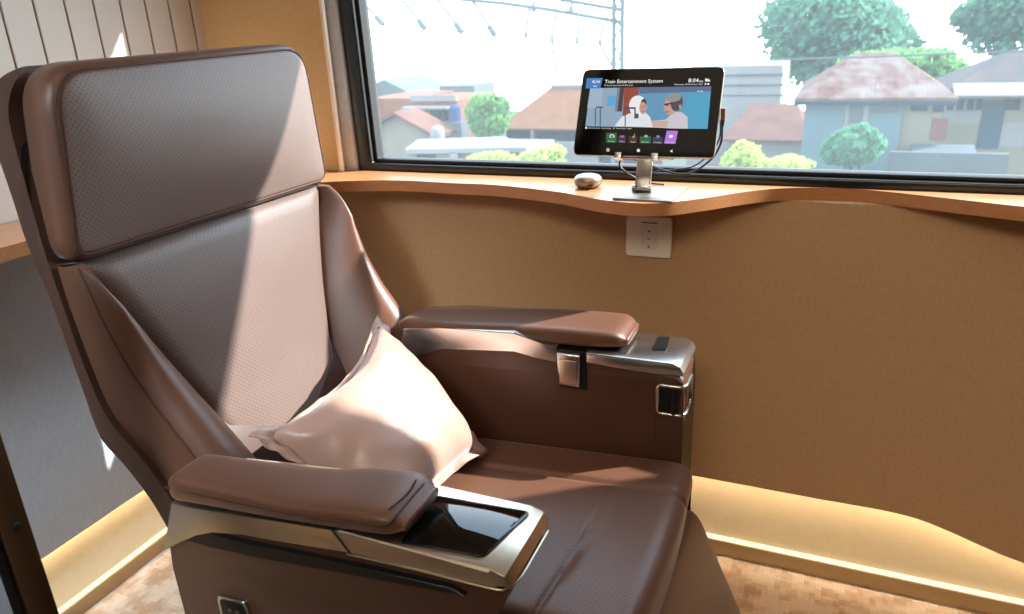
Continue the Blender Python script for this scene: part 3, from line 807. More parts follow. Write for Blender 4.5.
text('PT Kereta Api Indonesia (Persero)', 268, 209, 432, 8, (220, 220, 220), 'screen_text')
text('8:04', 738, 187, 792, 21, W, 'screen_text'); text('PM', 797, 187, 816, 9, W, 'screen_text')
text('Wednesday, 08 November 2023', 660, 203, 814, 8, (220, 220, 220), 'screen_text')
text('KAI', 200, 192, 242, 16, W, 'screen_text'); flat('logo_accent', [([(222, 190), (230, 190), (229, 176)], (226, 70, 50))]); text('Play', 206, 213, 228, 8, W, 'screen_text')
text('KAI', 786, 243, 816, 11, (200, 225, 245), 'screen_text')
text('Selamat datang di kereta api', 178, 446, 428, 8, (200, 200, 200), 'screen_text')
for i, (a, b, y) in enumerate(((296, 330, 519), (360, 388, 521), (424, 450, 523), (484, 524, 523), (550, 592, 525), (616, 660, 524))):
    text(('Musik', 'Film', 'Radio', 'Berita', 'Permainan', 'Informasi')[i], a, y, b, 7, (210, 210, 210), 'screen_text')

ts = empty('tablet_stand', (-.28, 1.23, .803), 'silver folding metal tablet stand on the wooden sill', 'tablet stand')
bq = [at(612, 198, z=.806).xy, at(627, 186, z=.806).xy, at(688, 187, z=.806).xy, at(672, 201.5, z=.806).xy]
bm = NB(); prism(bm, round_poly([tuple(p) for p in bq], .004, 4), XY, .8032, .8065, bev=.0008, seg=2); link('base_plate', bm, M['plate_metal'], ts, 30)
nd = Vector((0, math.cos(ang), math.sin(ang))); nn = Vector((0, -math.sin(ang), math.cos(ang)))
bq0 = at(642, 191, z=.808); 
bm = NB()
def slab(bm, a, b, w, t, side=Vector((1, 0, 0))):
    a, b = Vector(a), Vector(b); d = (b - a).normalized(); nrm = side.cross(d).normalized()
    v = []
    for p in (a, b):
        for s, q in ((-1, -1), (1, -1), (1, 1), (-1, 1)): v.append(bm.verts.new(p + side * s * w / 2 + nrm * q * t / 2))
    fs = [bm.faces.new([v[i] for i in q]) for q in ((0, 1, 2, 3), (7, 6, 5, 4), (0, 4, 5, 1), (1, 5, 6, 2), (2, 6, 7, 3), (3, 7, 4, 0))]
    bmesh.ops.bevel(bm, geom=list({e for f in fs for e in f.edges}), offset=min(t, w) * .2, segments=2, profile=.5, affect='EDGES')
slab(bm, (bq0.x, bq0.y + .004, .814), (-.2975, 1.262 + .012, .868), .027, .004); link('neck', bm, M['white_metal'], ts, 30)
bm = NB(); slab(bm, (bq0.x, bq0.y - .005, .815), (bq0.x, bq0.y + .009, .834), .024, .0065); link('neck_sleeve', bm, M['silver'], ts, 30)
bm = NB(); tube(bm, [(bq0.x - .017, bq0.y, .8127), (bq0.x + .017, bq0.y, .8127)], .0062, 14); link('hinge', bm, M['silver'], ts, 50)
bm = NB(); T0 = Vector((-.3025, 1.262, .868)) - nn * .0115; slab(bm, T0 + Vector((.005, 0, 0)) - nd * .002, T0 + Vector((.005, 0, 0)) + nd * .085, .10, .004); link('back_rest_plate', bm, M['white_metal'], ts, 30)
for px in (618.5, 655):
    hx = at(px, 154, y=1.262).x
    bm = NB(); b0 = Vector((hx, 1.262, .868))
    slab(bm, b0 - nn * .012 - nd * .0035, b0 + nn * .0065 - nd * .0035, .012, .003); slab(bm, b0 + nn * .0045 - nd * .005, b0 + nn * .0045 + nd * .005, .012, .0028)
    link('hook', bm, M['silver'], ts, 30)

# charging cable
cb = empty('charging_cable', (-.18, 1.32, .803), 'black charging cable looping from the tablet edge behind the stand', 'cable')
P = lambda a, b, y: at(a, b, y=y)
cpl = at(722, 124, y=1.30)
bm = NB(); tube(bm, smooth_poly([P(722.5, 120, 1.302), P(722, 130, 1.302), P(721, 142, 1.306), P(714, 156, 1.315), P(700, 168, 1.325), P(684, 174, 1.33), P(668, 171.5, 1.33), P(652, 166, 1.33), P(638, 160, 1.328), P(624, 159, 1.325), P(619.5, 163, 1.325), P(622, 169, 1.325), P(632, 176, 1.325), at(646, 183, z=.8055)], 5), .0019, 8); link('lead', bm, M['cable'], cb, 180)
bm = NB(); tube(bm, smooth_poly([P(720.5, 120, 1.306), P(719.5, 138, 1.312), P(710, 153, 1.322), P(694, 166, 1.334), P(672, 170, 1.338), P(654, 172, 1.336), at(641, 181, z=.8058), at(653, 183.5, z=.8055), at(664, 184.5, z=.8055)], 5), .0015, 8); link('lead', bm, M['cable'], cb, 180)
bm = NB(); tube(bm, [P(723.5, 108, 1.302), P(723, 120, 1.302)], .0042, 10); pg = link('plug', bm, M['copper'], cb, 60)
bm = NB(); tube(bm, [P(723, 119, 1.302), P(722.4, 126, 1.302)], lambda t: .0036 - .0012 * t, 10); link('strain_relief', bm, M['cable'], pg, 60)

# puck on the sill
pc = at(585, 189, z=.8035)
pk = empty('round_gadget', (pc.x, pc.y + .018, .803), 'small round bronze-grey pebble-shaped gadget lying on the wooden sill', 'gadget')
bm = NB(); prof = [(.010, .0), (.019, .001), (.0245, .006), (.0262, .012), (.0255, .017), (.021, .0215), (.013, .0238), (.004, .0243)]
lathe(bm, prof, (pc.x, pc.y + .018, .8032)); link('shell', bm, M['puck'], pk, 180)
bm = NB(); box(bm, (pc.x + .006, pc.y - .0078, .8095), (pc.x + .017, pc.y + .004, .8125), bev=.001); link('port', bm, M['black'], pk, 30)

# control plate on the wall
a = at(626.5, 216, y=1.353); b = at(670.5, 258.5, y=1.353)
cp = empty('switch_plate', ((a.x + b.x) / 2, 1.362, (a.z + b.z) / 2), 'square cream wall control plate with up and down keys under the sill', 'control panel')
cx_, cz_ = (a.x + b.x) / 2, (a.z + b.z) / 2; hw, hh = (b.x - a.x) / 2, (a.z - b.z) / 2
bm = NB(); prism(bm, round_poly([(cx_ - hw, cz_ - hh), (cx_ + hw, cz_ - hh), (cx_ + hw, cz_ + hh), (cx_ - hw, cz_ + hh)], .004, 4), XZ, 1.3615, 1.353, bev=.002); pl_ = link('face_plate', bm, M['plate'], cp, 30)
bm = NB(); prism(bm, round_poly([(cx_ - .0145, cz_ - hh * .62), (cx_ + .0165, cz_ - hh * .62), (cx_ + .0165, cz_ + hh * .62), (cx_ - .0145, cz_ + hh * .62)], .002, 3), XZ, 1.3535, 1.3522, bev=.0006, seg=1); ky = link('key_strip', bm, M['plate2'], cp, 30)
bm = NB(); box(bm, (cx_ - .0145, 1.3521, cz_ + hh * .70), (cx_ + .0165, 1.3532, cz_ + hh * .75)); link('indicator_slot', bm, M['mark'], pl_, 0)
for dz, kind in ((.0125, 'up'), (-.003, 'minus'), (-.019, 'down')):
    bm = NB(); c = (cx_ + .001, cz_ + dz)
    if kind == 'minus': q = [(c[0] - .0033, c[1] - .0008), (c[0] + .0033, c[1] - .0008), (c[0] + .0033, c[1] + .0008), (c[0] - .0033, c[1] + .0008)]
    else: k = 1 if kind == 'up' else -1; q = [(c[0] - .0028, c[1] - .0022 * k), (c[0] + .0028, c[1] - .0022 * k), (c[0], c[1] + .0026 * k)]
    prism(bm, q, XZ, 1.3525, 1.3519); link('key_symbol', bm, M['mark'], ky, 0)

# ------------------------------------------------------------------ outside
GZ = -12.0
EXT = .5
def ex(c): return tuple(v * EXT for v in c)
def om(name, rgb, rough=.85, var=.12, vs=.8): return plain(name, ex(rgb), rough, 0, .1, var, vs)
O = dict(cream=om('ext_cream_wall', (226, 214, 192)), white=om('ext_white_wall', (232, 232, 230), var=.05), pink=om('ext_pink_wall', (228, 150, 118)),
         blue=om('ext_blue_wall', (158, 196, 208)), yellow=om('ext_yellow_wall', (222, 216, 186)), dark=om('ext_dark_and_shade', (74, 96, 112)),  # dark: window panes, also shade painted under eaves and in the balcony
         door=om('ext_blue_door', (88, 132, 158)), tin=om('ext_tin', (222, 228, 228), .5, .06), grey=om('ext_grey', (150, 164, 170)), wire=om('ext_wire', (150, 176, 186)), rust=om('ext_rust_panel', (196, 128, 120)), tankblue=om('ext_blue_tank', (90, 132, 200)))
def tiles(name, c0, c1, sc=.35):
    t = NT(name); c0 = ex(c0); c1 = ex(c1)
    w = t.n('ShaderNodeTexWave'); w.inputs['Scale'].default_value = 1.6; w.inputs['Distortion'].default_value = .3; t.l(t.co(), w.inputs[0])
    f = t.noise(.9, 6, .8); r = t.n('ShaderNodeValToRGB'); r.color_ramp.elements[0].position = .38; r.color_ramp.elements[1].position = .62
    r.color_ramp.elements[0].color = lin(c0); r.color_ramp.elements[1].color = lin(c1); t.l(f, r.inputs[0])
    t.color(t.mix(t.math('MULTIPLY', w.outputs[1], .22), r.outputs[0], lin(tuple(v * .7 for v in c0)))); t.set(Roughness=.9, Specular_IOR_Level=.1)
    return t.m
O['tile_orange'] = tiles('ext_orange_tiles', (206, 130, 88), (226, 168, 128)); O['tile_mixed'] = tiles('ext_mixed_tiles', (150, 82, 64), (214, 196, 188)); O['tile_grey'] = tiles('ext_grey_tiles', (120, 122, 130), (168, 142, 132)); O['tile_red'] = tiles('ext_red_tiles', (170, 112, 96), (200, 146, 128))
O['tile_teal'] = tiles('ext_teal_tiles', (160, 186, 182), (186, 204, 200))
def leafm(name, a, b):
    a = tuple(v * .85 for v in a); b = tuple(min(255, v * .92) for v in b)
    t = NT(name); t.color(t.mix(t.noise(1.3, 4, .7), lin(a), lin(b))); t.set(Roughness=.7, Specular_IOR_Level=.2); t.b.inputs['Transmission Weight'].default_value = 0
    tl = t.n('ShaderNodeBsdfTranslucent'); tl.inputs[0].default_value = lin(b); mx = t.n('ShaderNodeMixShader'); mx.inputs[0].default_value = .4
    t.l(t.b.outputs[0], mx.inputs[1]); t.l(tl.outputs[0], mx.inputs[2]); t.l(mx.outputs[0], t.out.inputs[0]); return t.m
O['leaf_green'] = leafm('leaf_green', (64, 124, 70), (128, 180, 104)); O['leaf_teal'] = leafm('leaf_teal', (58, 110, 96), (104, 158, 128)); O['leaf_yellow'] = leafm('leaf_yellow', (150, 184, 84), (206, 222, 128)); O['leaf_deep'] = leafm('leaf_deep', (48, 112, 92), (98, 160, 118))
O['bark'] = om('bark', (108, 100, 90))
bm = NB(); box(bm, (-120, 3, GZ - .2), (80, 118, GZ)); struct('ground', bm, om('ext_ground', (128, 150, 132), vs=.15), 'hazy ground of the neighbourhood beyond the railway', 'ground', 0)

def opart(name, mat, parent, fn, smooth=0):
    bm = NB(); fn(bm); return link(name, bm, mat, parent, smooth)
def wallbox(px0, px1, pyt, Y, depth, zb=GZ):
    a, b = at(px0, pyt, y=Y), at(px1, pyt, y=Y); z = (a.z + b.z) / 2
    return (a.x, Y, zb), (b.x, Y + depth, z)
def gable(bm, x0, x1, y0, y1, z0, zr, along='x', over=.4, th=.12):
    """two-slope roof slab"""
    if along == 'x': pr = [(y0 - over, z0), ((y0 + y1) / 2, zr), (y1 + over, z0)]; fn = lambda a, b, h: (h, a, b); h0, h1 = x0 - over, x1 + over
    else: pr = [(x0 - over, z0), ((x0 + x1) / 2, zr), (x1 + over, z0)]; fn = lambda a, b, h: (a, h, b); h0, h1 = y0 - over, y1 + over
    prism(bm, pr + [(p[0], p[1] - th) for p in pr[::-1]], fn, h0, h1)
def hip(bm, x0, x1, y0, y1, z0, zr, cut, over=.5, th=.15):
    x0 -= over; x1 += over; y0 -= over; y1 += over; ym = (y0 + y1) / 2
    b = [bm.verts.new(p) for p in ((x0, y0, z0), (x1, y0, z0), (x1, y1, z0), (x0, y1, z0))]; r = [bm.verts.new((x0 + cut, ym, zr)), bm.verts.new((x1 - cut, ym, zr))]
    l = [bm.verts.new((v.co.x, v.co.y, z0 - th)) for v in b]
    bm.faces.new((b[0], b[1], r[1], r[0])); bm.faces.new((b[2], b[3], r[0], r[1])); bm.faces.new((b[1], b[2], r[1])); bm.faces.new((b[3], b[0], r[0])); bm.faces.new(l[::-1])
    for i in range(4): bm.faces.new((b[i], l[i], l[(i + 1) % 4], b[(i + 1) % 4]))
def opening(bm, px0, py0, px1, py1, Y, d=.08):
    a, b = at(px0, py0, y=Y), at(px1, py1, y=Y); box(bm, (a.x, Y - d, min(a.z, b.z)), (b.x, Y + .02, max(a.z, b.z)))

# right house with hipped mixed-tile roof
Y = 40
a, b = wallbox(806, 905, 97, Y, 9)
h = empty('house', ((a[0] + b[0]) / 2, Y, GZ), 'pale blue house under a mottled red hipped tile roof behind the bush', 'house')
opart('wall', O['blue'], h, lambda bm: box(bm, a, b))
opart('annex_wall', O['yellow'], h, lambda bm: box(bm, (at(905, 100, y=Y).x + .01, Y + .3, GZ), (at(945, 100, y=Y).x, Y + 8, at(925, 98, y=Y).z)))
zr = at(880, 52, y=Y + 4.5).z
opart('roof', O['tile_mixed'], h, lambda bm: hip(bm, a[0], at(945, 98, y=Y).x, Y, Y + 9, b[2], zr, 2.6), 0)
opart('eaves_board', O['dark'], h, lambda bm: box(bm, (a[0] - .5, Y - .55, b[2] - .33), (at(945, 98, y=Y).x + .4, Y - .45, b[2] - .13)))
f = opart('window_frame', O['white'], h, lambda bm: opening(bm, 847, 101, 866, 128, Y, .06)); opart('pane', O['grey'], f, lambda bm: opening(bm, 850, 104, 862, 124, Y, .12))
opart('vent_grille', O['grey'], h, lambda bm: opening(bm, 872, 103, 898, 113, Y, .05))
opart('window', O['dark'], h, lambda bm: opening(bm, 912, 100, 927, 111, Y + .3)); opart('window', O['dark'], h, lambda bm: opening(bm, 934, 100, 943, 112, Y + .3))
opart('hanging_cloth', O['rust'], h, lambda bm: opening(bm, 933, 118, 945, 140, Y + .3))
opart('lean_to_roof', O['grey'], h, lambda bm: prism(bm, [(Y - 2, at(930, 147, y=Y).z - .35), (Y + .28, at(930, 145, y=Y).z), (Y + .28, at(930, 145, y=Y).z - .12), (Y - 2, at(930, 147, y=Y).z - .47)], YZ, at(912, 146, y=Y).x, at(975, 146, y=Y).x))
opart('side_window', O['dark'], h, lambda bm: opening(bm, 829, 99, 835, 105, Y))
# second right house, grey roof and tin awning
Y = 51
a2, b2 = wallbox(946, 1120, 93, Y, 8)
h2 = empty('house', ((a2[0] + b2[0]) / 2, Y, GZ), 'low house with grey tile roof, white tin awning and blue door', 'house')
opart('wall', O['yellow'], h2, lambda bm: box(bm, a2, b2)); opart('upper_band', O['white'], h2, lambda bm: opening(bm, 947, 96, 984, 124, Y, .03))
opart('roof', O['tile_grey'], h2, lambda bm: hip(bm, a2[0] + .5, b2[0], Y, Y + 8, b2[2] + .15, at(1000, 50, y=Y + 4).z, 3.5))
opart('awning', O['tin'], h2, lambda bm: prism(bm, [(Y - 1.6, at(990, 95, y=Y - 1.6).z), (Y + .1, at(990, 83, y=Y).z), (Y + .1, at(990, 83, y=Y).z - .1), (Y - 1.6, at(990, 95, y=Y - 1.6).z - .1)], YZ, at(952, 90, y=Y).x, b2[0]))
opart('door', O['door'], h2, lambda bm: opening(bm, 984, 101, 998, 149, Y, .06))
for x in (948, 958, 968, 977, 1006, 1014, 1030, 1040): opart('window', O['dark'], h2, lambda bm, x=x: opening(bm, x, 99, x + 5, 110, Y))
opart('panel', O['white'], h2, lambda bm: opening(bm, 1003, 122, 1022, 147, Y, .04))
# garden wall and shed in front of them
Y = 37
a_, b_ = wallbox(890, 1010, 153, Y, .3); g_ = tag(link('garden_wall', (lambda bm: (box(bm, a_, b_), bm)[1])(NB()), O['grey'], None, 0), 'low grey garden wall in front of the blue door house', 'wall')
# white building behind tablet
Y = 58
a_, b_ = wallbox(690, 783, 66, Y, 8); h3 = empty('white_building', ((a_[0] + b_[0]) / 2, Y, GZ), 'plain white block building behind the small red roof', 'building')
opart('wall', O['white'], h3, lambda bm: box(bm, a_, b_))
for py in (75, 85, 95): opart('ledge', O['grey'], h3, lambda bm, py=py: opening(bm, 690, py, 783, py + 1, Y, .05))
# small red-roof house
Y = 50
a_, b_ = wallbox(728, 806, 139, Y, 7); h4 = empty('house', ((a_[0] + b_[0]) / 2, Y, GZ), 'small house with plain red tile roof in front of the white building', 'house')
opart('wall', O['white'], h4, lambda bm: box(bm, a_, b_)); zr = at(770, 104, y=Y + 3.5).z
opart('roof', O['tile_red'], h4, lambda bm: hip(bm, a_[0], b_[0], Y, Y + 7, a_[2] + 0 if False else b_[2], zr, 1.3, .4))
# left group
Y = 44
a_, b_ = wallbox(340, 432, 132, Y, 9); h5 = empty('house', ((a_[0] + b_[0]) / 2, Y, GZ), 'cream gabled house nearest the left edge of the window', 'house')
def gab(bm):
    z0 = b_[2]; xm = at(398, 118, y=Y).x; x0, x1 = at(362, 128, y=Y).x, at(432, 130, y=Y).x
    prism(bm, [(x0, GZ), (x1, GZ), (x1, z0), (xm, at(398, 114, y=Y).z), (x0, z0)], XZ, Y, Y + 2.2)
opart('wall', O['cream'], h5, gab)
def gabr(bm):
    xm = at(398, 118, y=Y).x; x0, x1 = at(362, 128, y=Y).x, at(434, 130, y=Y).x; z0 = b_[2] - .1; zt = at(398, 111, y=Y).z
    prism(bm, [(x0 - .5, z0), (xm, zt), (x1 + .4, z0), (x1 + .4, z0 - .25), (xm, zt - .25), (x0 - .5, z0 - .25)], XZ, Y - .6, Y + 2.5)
opart('roof', O['tile_red'], h5, gabr)
Y = 56
a_, b_ = wallbox(411, 457, 101, Y, 8); h6 = empty('house', ((a_[0] + b_[0]) / 2, Y, GZ), 'two-storey orange house with shaded balcony left of the round tree', 'house')
opart('wall', O['pink'], h6, lambda bm: box(bm, a_, b_)); opart('balcony_opening', O['dark'], h6, lambda bm: opening(bm, 430, 110, 450, 136, Y, .1)); opart('balcony_roof', O['tin'], h6, lambda bm: box(bm, (at(410, 106, y=Y).x, Y - 1.4, at(430, 107.5, y=Y).z), (at(455, 106, y=Y).x, Y, at(430, 105.5, y=Y).z)))  # dark slab on the wall stands in for the balcony shade
opart('parapet', O['white'], h6, lambda bm: opening(bm, 411, 95, 457, 101, Y, .2))
opart('side_wing', O['pink'], h6, lambda bm: box(bm, (at(365, 101, y=Y).x, Y + .5, GZ), (a_[0] - .02, Y + 8, at(390, 99, y=Y).z)))
opart('column', O['pink'], h6, lambda bm: opening(bm, 444, 106, 447, 140, Y, .5))
t_ = at(436, 137, y=41); bm = NB(); lathe(bm, [(.42, 0), (.45, .12), (.45, .7), (.33, .88), (.1, .95)], (t_.x, 41.2, t_.z - .3), n=20); tk = link('water_tank', bm, O['white'], None, 40); tag(tk, 'round white water tank beside the cream gabled house', 'tank')
bm = NB(); q = at(436, 137, y=41); box(bm, (q.x - .5, 40.7, GZ), (q.x + .5, 41.7, q.z - .3)); tag(link('tank_tower', bm, O['cream'], None, 0), 'pale block tower carrying the white water tank', 'tower')
t_ = at(453, 122, y=54); bm = NB(); lathe(bm, [(.44, 0), (.46, .2), (.46, 1.1), (.25, 1.3)], (t_.x, 54.5, t_.z), n=16); bmx = link('water_tank', bm, O['tankblue'], None, 40); tag(bmx, 'blue water tank beside the orange house', 'tank')
bm = NB(); box(bm, (t_.x - .8, 53.8, GZ), (t_.x + .8, 55.2, t_.z)); tag(link('tank_tower', bm, O['grey'], None, 0), 'grey block tower carrying the blue water tank', 'tower')
Y = 85
a_, b_ = wallbox(350, 414, 98, Y, 10); h7 = empty('house', ((a_[0] + b_[0]) / 2, Y, GZ), 'distant house with pale teal gabled roof at far left', 'house')
opart('wall', O['pink'], h7, lambda bm: box(bm, a_, b_)); opart('roof', O['tile_teal'], h7, lambda bm: prism(bm, [(a_[0] - .5, b_[2]), (at(385, 79, y=Y).x, at(385, 79, y=Y).z), (b_[0] + .5, b_[2] + .3), (b_[0], b_[2] - .2), (a_[0], b_[2] - .2)], XZ, Y - .5, Y + 10))
opart('vent_roof', O['tile_teal'], h7, lambda bm: box(bm, (at(440, 92, y=Y).x, Y, at(440, 92, y=Y).z - 3), (at(474, 86, y=Y).x, Y + 6, at(455, 86, y=Y).z)))
Y = 60
a_, b_ = wallbox(506, 640, 128, Y, 9); h8 = empty('house', ((a_[0] + b_[0]) / 2, Y, GZ), 'house with a broad orange tile roof right of the round tree', 'house')
opart('wall', O['dark'], h8, lambda bm: box(bm, a_, b_)); zr = at(560, 87, y=Y + 4.5).z  # wall coloured dark for the shade under the broad roof
opart('roof', O['tile_orange'], h8, lambda bm: hip(bm, a_[0], b_[0], Y, Y + 9, b_[2], zr, 3.2, .6))
opart('ridge_cap', O['white'], h8, lambda bm: tube(bm, [(a_[0] - .6 + 3.2, Y + 4.5, zr + .05), (b_[0] + .6 - 3.2, Y + 4.5, zr + .05)], .22, 6))
opart('porch_wall', O['white'], h8, lambda bm: box(bm, (at(520, 140, y=Y - 1).x, Y - 1.5, GZ), (at(600, 140, y=Y - 1).x, Y - 1.3, at(560, 141, y=Y - 1).z)))
opart('column', O['white'], h8, lambda bm: opening(bm, 533, 129, 536, 141, Y, .6))
# white low roof shed
Y = 34
a_, b_ = wallbox(408, 520, 153, Y, 5); h9 = empty('shed', ((a_[0] + b_[0]) / 2, Y, GZ), 'low shed with a flat white tin roof near the left window corner', 'shed')
opart('wall', O['cream'], h9, lambda bm: box(bm, a_, b_))
p0, p1, p2, p3 = at(405, 149, y=Y - .4), at(526, 147, y=Y - .4), at(505, 136.5, y=Y + 5), at(418, 139.5, y=Y + 5)
opart('roof', O['tin'], h9, lambda bm: (lambda V: [bm.faces.new(V[:4]), bm.faces.new(V[7:3:-1])] + [bm.faces.new((V[i], V[4 + i], V[4 + (i + 1) % 4], V[(i + 1) % 4])) for i in range(4)])([bm.verts.new(p) for p in (p0, p1, p2, p3)] + [bm.verts.new(p - Vector((0, 0, .25))) for p in (p0, p1, p2, p3)]))
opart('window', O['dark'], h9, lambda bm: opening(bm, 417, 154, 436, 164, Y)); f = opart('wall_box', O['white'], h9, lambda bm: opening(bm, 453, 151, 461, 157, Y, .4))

# trees and bushes
def foliage(bm, c, r, count, size, lobes=9):
    L = []
    for k in range(lobes):
        d = Vector((random.gauss(0, 1), random.gauss(0, 1), random.gauss(0, .8))).normalized() * random.uniform(.35, .68)
        L.append((Vector((c[0] + d.x * r[0], c[1] + d.y * r[1], c[2] + d.z * r[2])), random.uniform(.38, .58)))
    L.append((Vector(c), .72))
    for k in range(count):
        lc, s = random.choice(L); d = Vector((random.gauss(0, 1), random.gauss(0, 1), random.gauss(0, 1))).normalized() * random.uniform(.55, 1) ** .6
        p = lc + Vector((d.x * r[0] * s, d.y * r[1] * s, d.z * r[2] * s))
        n1 = Vector((random.gauss(0, 1), random.gauss(0, 1), random.gauss(0, 1))).normalized(); n2 = n1.orthogonal().normalized(); n3 = n1.cross(n2)
        z = size * random.uniform(.6, 1.3)
        bm.faces.new([bm.verts.new(p + n2 * z), bm.verts.new(p + n3 * z * .55), bm.verts.new(p - n2 * z), bm.verts.new(p - n3 * z * .55)])
def tree(name, px, py, rx, rz, Y, mat, count, size, label, cat='tree', group=None, lobes=9, ry=None):
    c = at(px, py, y=Y); s = (at(px + 1, py, y=Y) - c).length; R = (rx * s, (ry or rx * .8) * s, rz * s)
    t = empty(name, (c.x, c.y, GZ), label, cat, group)
    bm = NB(); tube(bm, smooth_poly([(c.x, c.y, GZ), (c.x + .02 * R[0], c.y, (GZ + c.z) / 2), (c.x - .05 * R[0], c.y, c.z)], 4), lambda q: max(.05, R[0] * .07 * (1 - .5 * q)), 8)
    for k in range(5):
        d = Vector((math.cos(k * 1.26 + .5), math.sin(k * 1.26 + .5) * .6, .5)); e = c + Vector((d.x * R[0] * .6, d.y * R[1] * .6, d.z * R[2] * .7)); m_ = Vector((c.x, c.y, GZ)).lerp(c, .72)
        tube(bm, [m_, m_.lerp(e, .5) + Vector((0, 0, .1 * R[2])), e], lambda q: max(.03, R[0] * .03 * (1 - .7 * q)), 6)
    link('trunk', bm, O['bark'], t, 60)
    bm = NB(); foliage(bm, c, R, count, size, lobes); link('foliage', bm, mat, t, 0)
tree('tree', 490, 116, 30, 24, 48, O['leaf_green'], 3200, .26, 'round bright green tree between the orange house and tile roof')
tree('tree', 832, 30, 98, 66, 92, O['leaf_teal'], 13000, .44, 'huge spreading teal-green tree behind the houses', lobes=16)
tree('tree', 1005, 14, 64, 44, 96, O['leaf_teal'], 7500, .44, 'dark crowned tree at the top right of the window', lobes=12)
tree('tree', 905, 62, 70, 20, 72, O['leaf_green'], 3000, .36, 'low green tree belt right behind the mottled tile roof', lobes=10, ry=30)
tree('bush', 855, 146, 32, 28, 36, O['leaf_deep'], 3600, .19, 'dense green bush in front of the pale blue house', 'bush')
tree('bush', 742, 156, 24, 20, 28, O['leaf_yellow'], 1800, .14, 'yellow-green bush right beside the tablet', 'bush')
tree('bush', 788, 164, 26, 9, 24, O['leaf_yellow'], 1200, .13, 'low yellowish bush between tablet and pale blue house', 'bush')
tree('bush', 545, 158, 24, 11, 30, O['leaf_yellow'], 1300, .13, 'pale green low bush left of the tablet', 'bush')
tree('bush', 492, 158, 24, 8, 32, O['leaf_yellow'], 900, .12, 'thin pale bush in front of the white roofed shed', 'bush')
# overhead line equipment
Y = 20
mx = at(618, 30, y=Y).x; mt = empty('catenary_mast', (mx, Y, GZ), 'tall pale steel catenary mast rising behind the tablet', 'mast')
def mast(bm):
    for dx in (-.11, .11):
        for dy in (-.11, .11): tube(bm, [(mx + dx, Y + dy, GZ), (mx + dx, Y + dy, 5)], .036, 6)
    z = GZ; k = 0
    while z < 5: tube(bm, [(mx - .11 * (-1) ** k, Y - .11, z), (mx + .11 * (-1) ** k, Y - .11, z + .35)], .022, 5); z += .35; k += 1
opart('lattice', O['wire'], mt, mast)
bmA = [at(430, -4, y=Y), at(500, 3, y=Y), at(545, 9, y=Y), at(575, 14, y=Y), at(620, 22, y=Y)]
opart('cross_beam', O['wire'], mt, lambda bm: (tube(bm, bmA, .055, 6), tube(bm, [p + Vector((0, .4, .28)) for p in bmA], .05, 6), [tube(bm, [bmA[i // 3].lerp(bmA[i // 3 + 1], i % 3 / 3), bmA[i // 3].lerp(bmA[i // 3 + 1], (i % 3 + .5) / 3) + Vector((0, .4, .28))], .022, 5) for i in range(12)]))
for (a0, b0, a1, b1) in ((361, 0, 382, 23), (400, -3, 424, 27), (436, -3, 461, 31), (470, -3, 494, 34)):
    def arm(bm, a0=a0, b0=b0, a1=a1, b1=b1):
        p, q = at(a0, b0, y=Y), at(a1, b1, y=Y); tube(bm, [p, q], .038, 6); d = (q - p).normalized(); tube(bm, [q - d * .25, q - d * .1, q + d * .06], .09, 8)
    opart('stay_arm', O['wire'], mt, arm)
for pts in (((529, 9), (526, 36)), ((556, 14), (552, 40), (556, 70)), ((580, 18), (577, 42)), ((603, 22), (600, 44), (612, 66))):
    opart('dropper', O['wire'], mt, lambda bm, pts=pts: [tube(bm, [at(*p, y=Y) for p in pts], .034, 5)] + [tube(bm, [at(*pts[1], y=Y) + Vector((0, 0, .12)), at(*pts[1], y=Y) - Vector((0, 0, .06))], .05, 6)])
for (a0, a1) in ((533, 0), (571, 0)):
    opart('post_insulator', O['wire'], mt, lambda bm, a0=a0: tube(bm, [at(a0, 12, y=Y), at(a0 + .5, 4, y=Y), at(a0, -14, y=Y)], lambda q: .09 if q < .3 else .03, 6))
bm = NB(); tube(bm, [at(360, 22, y=18), at(424, 28, y=18.3), at(478, 34, y=18.6)], .02, 5); tag(link('hanging_wire', bm, O['wire'], None, 60), 'thin overhead wire crossing at the stay arm tips', 'wire')
bm = NB(); tube(bm, [at(770, 60, y=30), at(860, 57, y=31), at(1060, 50, y=32)], .035, 6); tag(link('overhead_wire', bm, O['grey'], None, 60), 'grey service wire crossing in front of the right roofs', 'wire')

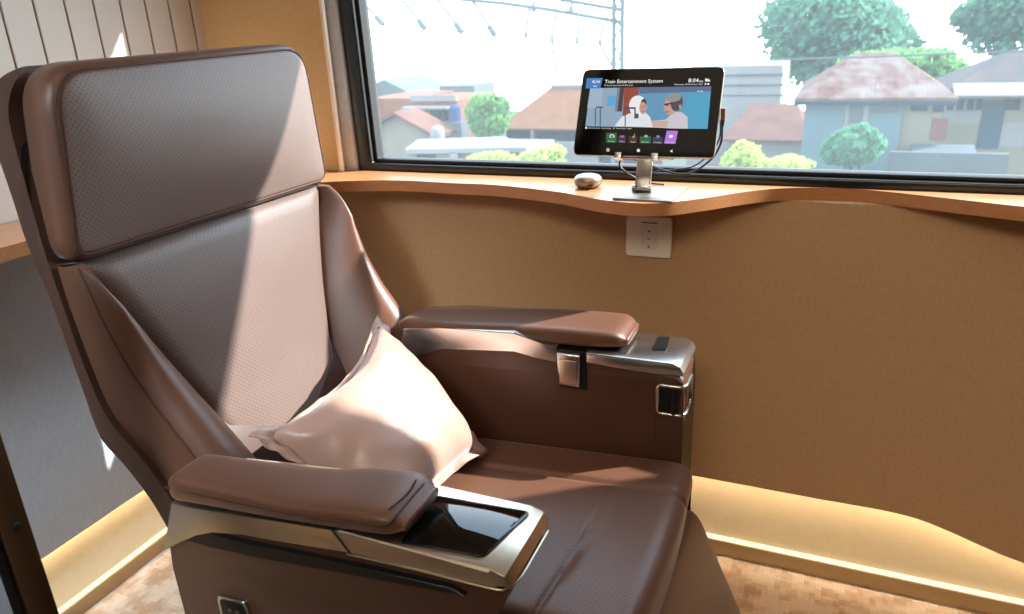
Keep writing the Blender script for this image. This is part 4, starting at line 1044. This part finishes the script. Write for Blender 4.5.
# ------------------------------------------------------------------ light
sd = Vector((1.6, 1.0, 1.31)).normalized()
sun = bpy.data.objects.new('sun', bpy.data.lights.new('sun', 'SUN')); COL.objects.link(sun)
sun.data.energy = 15; sun.data.angle = math.radians(.9); sun.data.color = (1, .96, .91)
sun.rotation_euler = sd.to_track_quat('Z', 'Y').to_euler()
w = bpy.data.worlds.new('sky'); SC.world = w; w.use_nodes = True
nt = w.node_tree; bg = nt.nodes['Background']
tc = nt.nodes.new('ShaderNodeTexCoord'); sp = nt.nodes.new('ShaderNodeSeparateXYZ'); nt.links.new(tc.outputs['Generated'], sp.inputs[0])
rp = nt.nodes.new('ShaderNodeValToRGB'); nt.links.new(sp.outputs[2], rp.inputs[0])
rp.color_ramp.elements[0].position = 0; rp.color_ramp.elements[0].color = (.93, .97, 1, 1); rp.color_ramp.elements[1].position = .6; rp.color_ramp.elements[1].color = (.62, .80, 1, 1)
nt.links.new(rp.outputs[0], bg.inputs[0]); bg.inputs[1].default_value = 5.5
def area(name, loc, to, sx, sy, power, col):
    l = bpy.data.lights.new(name, 'AREA'); l.shape = 'RECTANGLE'; l.size = sx; l.size_y = sy; l.energy = power; l.color = col
    o = bpy.data.objects.new(name, l); COL.objects.link(o); o.location = loc
    o.rotation_euler = (Vector(to) - Vector(loc)).to_track_quat('-Z', 'Y').to_euler(); return o
area('warm_ceiling_fill', (-.3, .3, 2.1), (-.3, .45, 0), 1.4, .8, 4, (1, .86, .68))  # unseen warm fill under the ceiling, stands for the interior lights
l_ = area('warm_wall_fill', (.25, -.75, 2.1), (.2, 1.36, .40), 1.8, 1.1, 8.5, (1, .85, .64)); l_.data.spread = math.radians(60)  # added warm fill aimed at the window wall, not a known fitting
l_ = area('cool_partition_fill', (-.7, -.9, 1.9), (-1.32, .55, .5), .5, .5, 8.5, (.70, .86, 1)); l_.data.spread = math.radians(50)  # added cool fill for the lower partition, stands in for corridor daylight

SC.view_settings.view_transform = 'Standard'; SC.view_settings.look = 'None'; SC.view_settings.exposure = 0
SC.cycles.use_denoising = True
SC.cycles.max_bounces = 8; SC.cycles.transparent_max_bounces = 8; SC.cycles.sample_clamp_indirect = 6
SC.cycles.caustics_reflective = False; SC.cycles.caustics_refractive = False
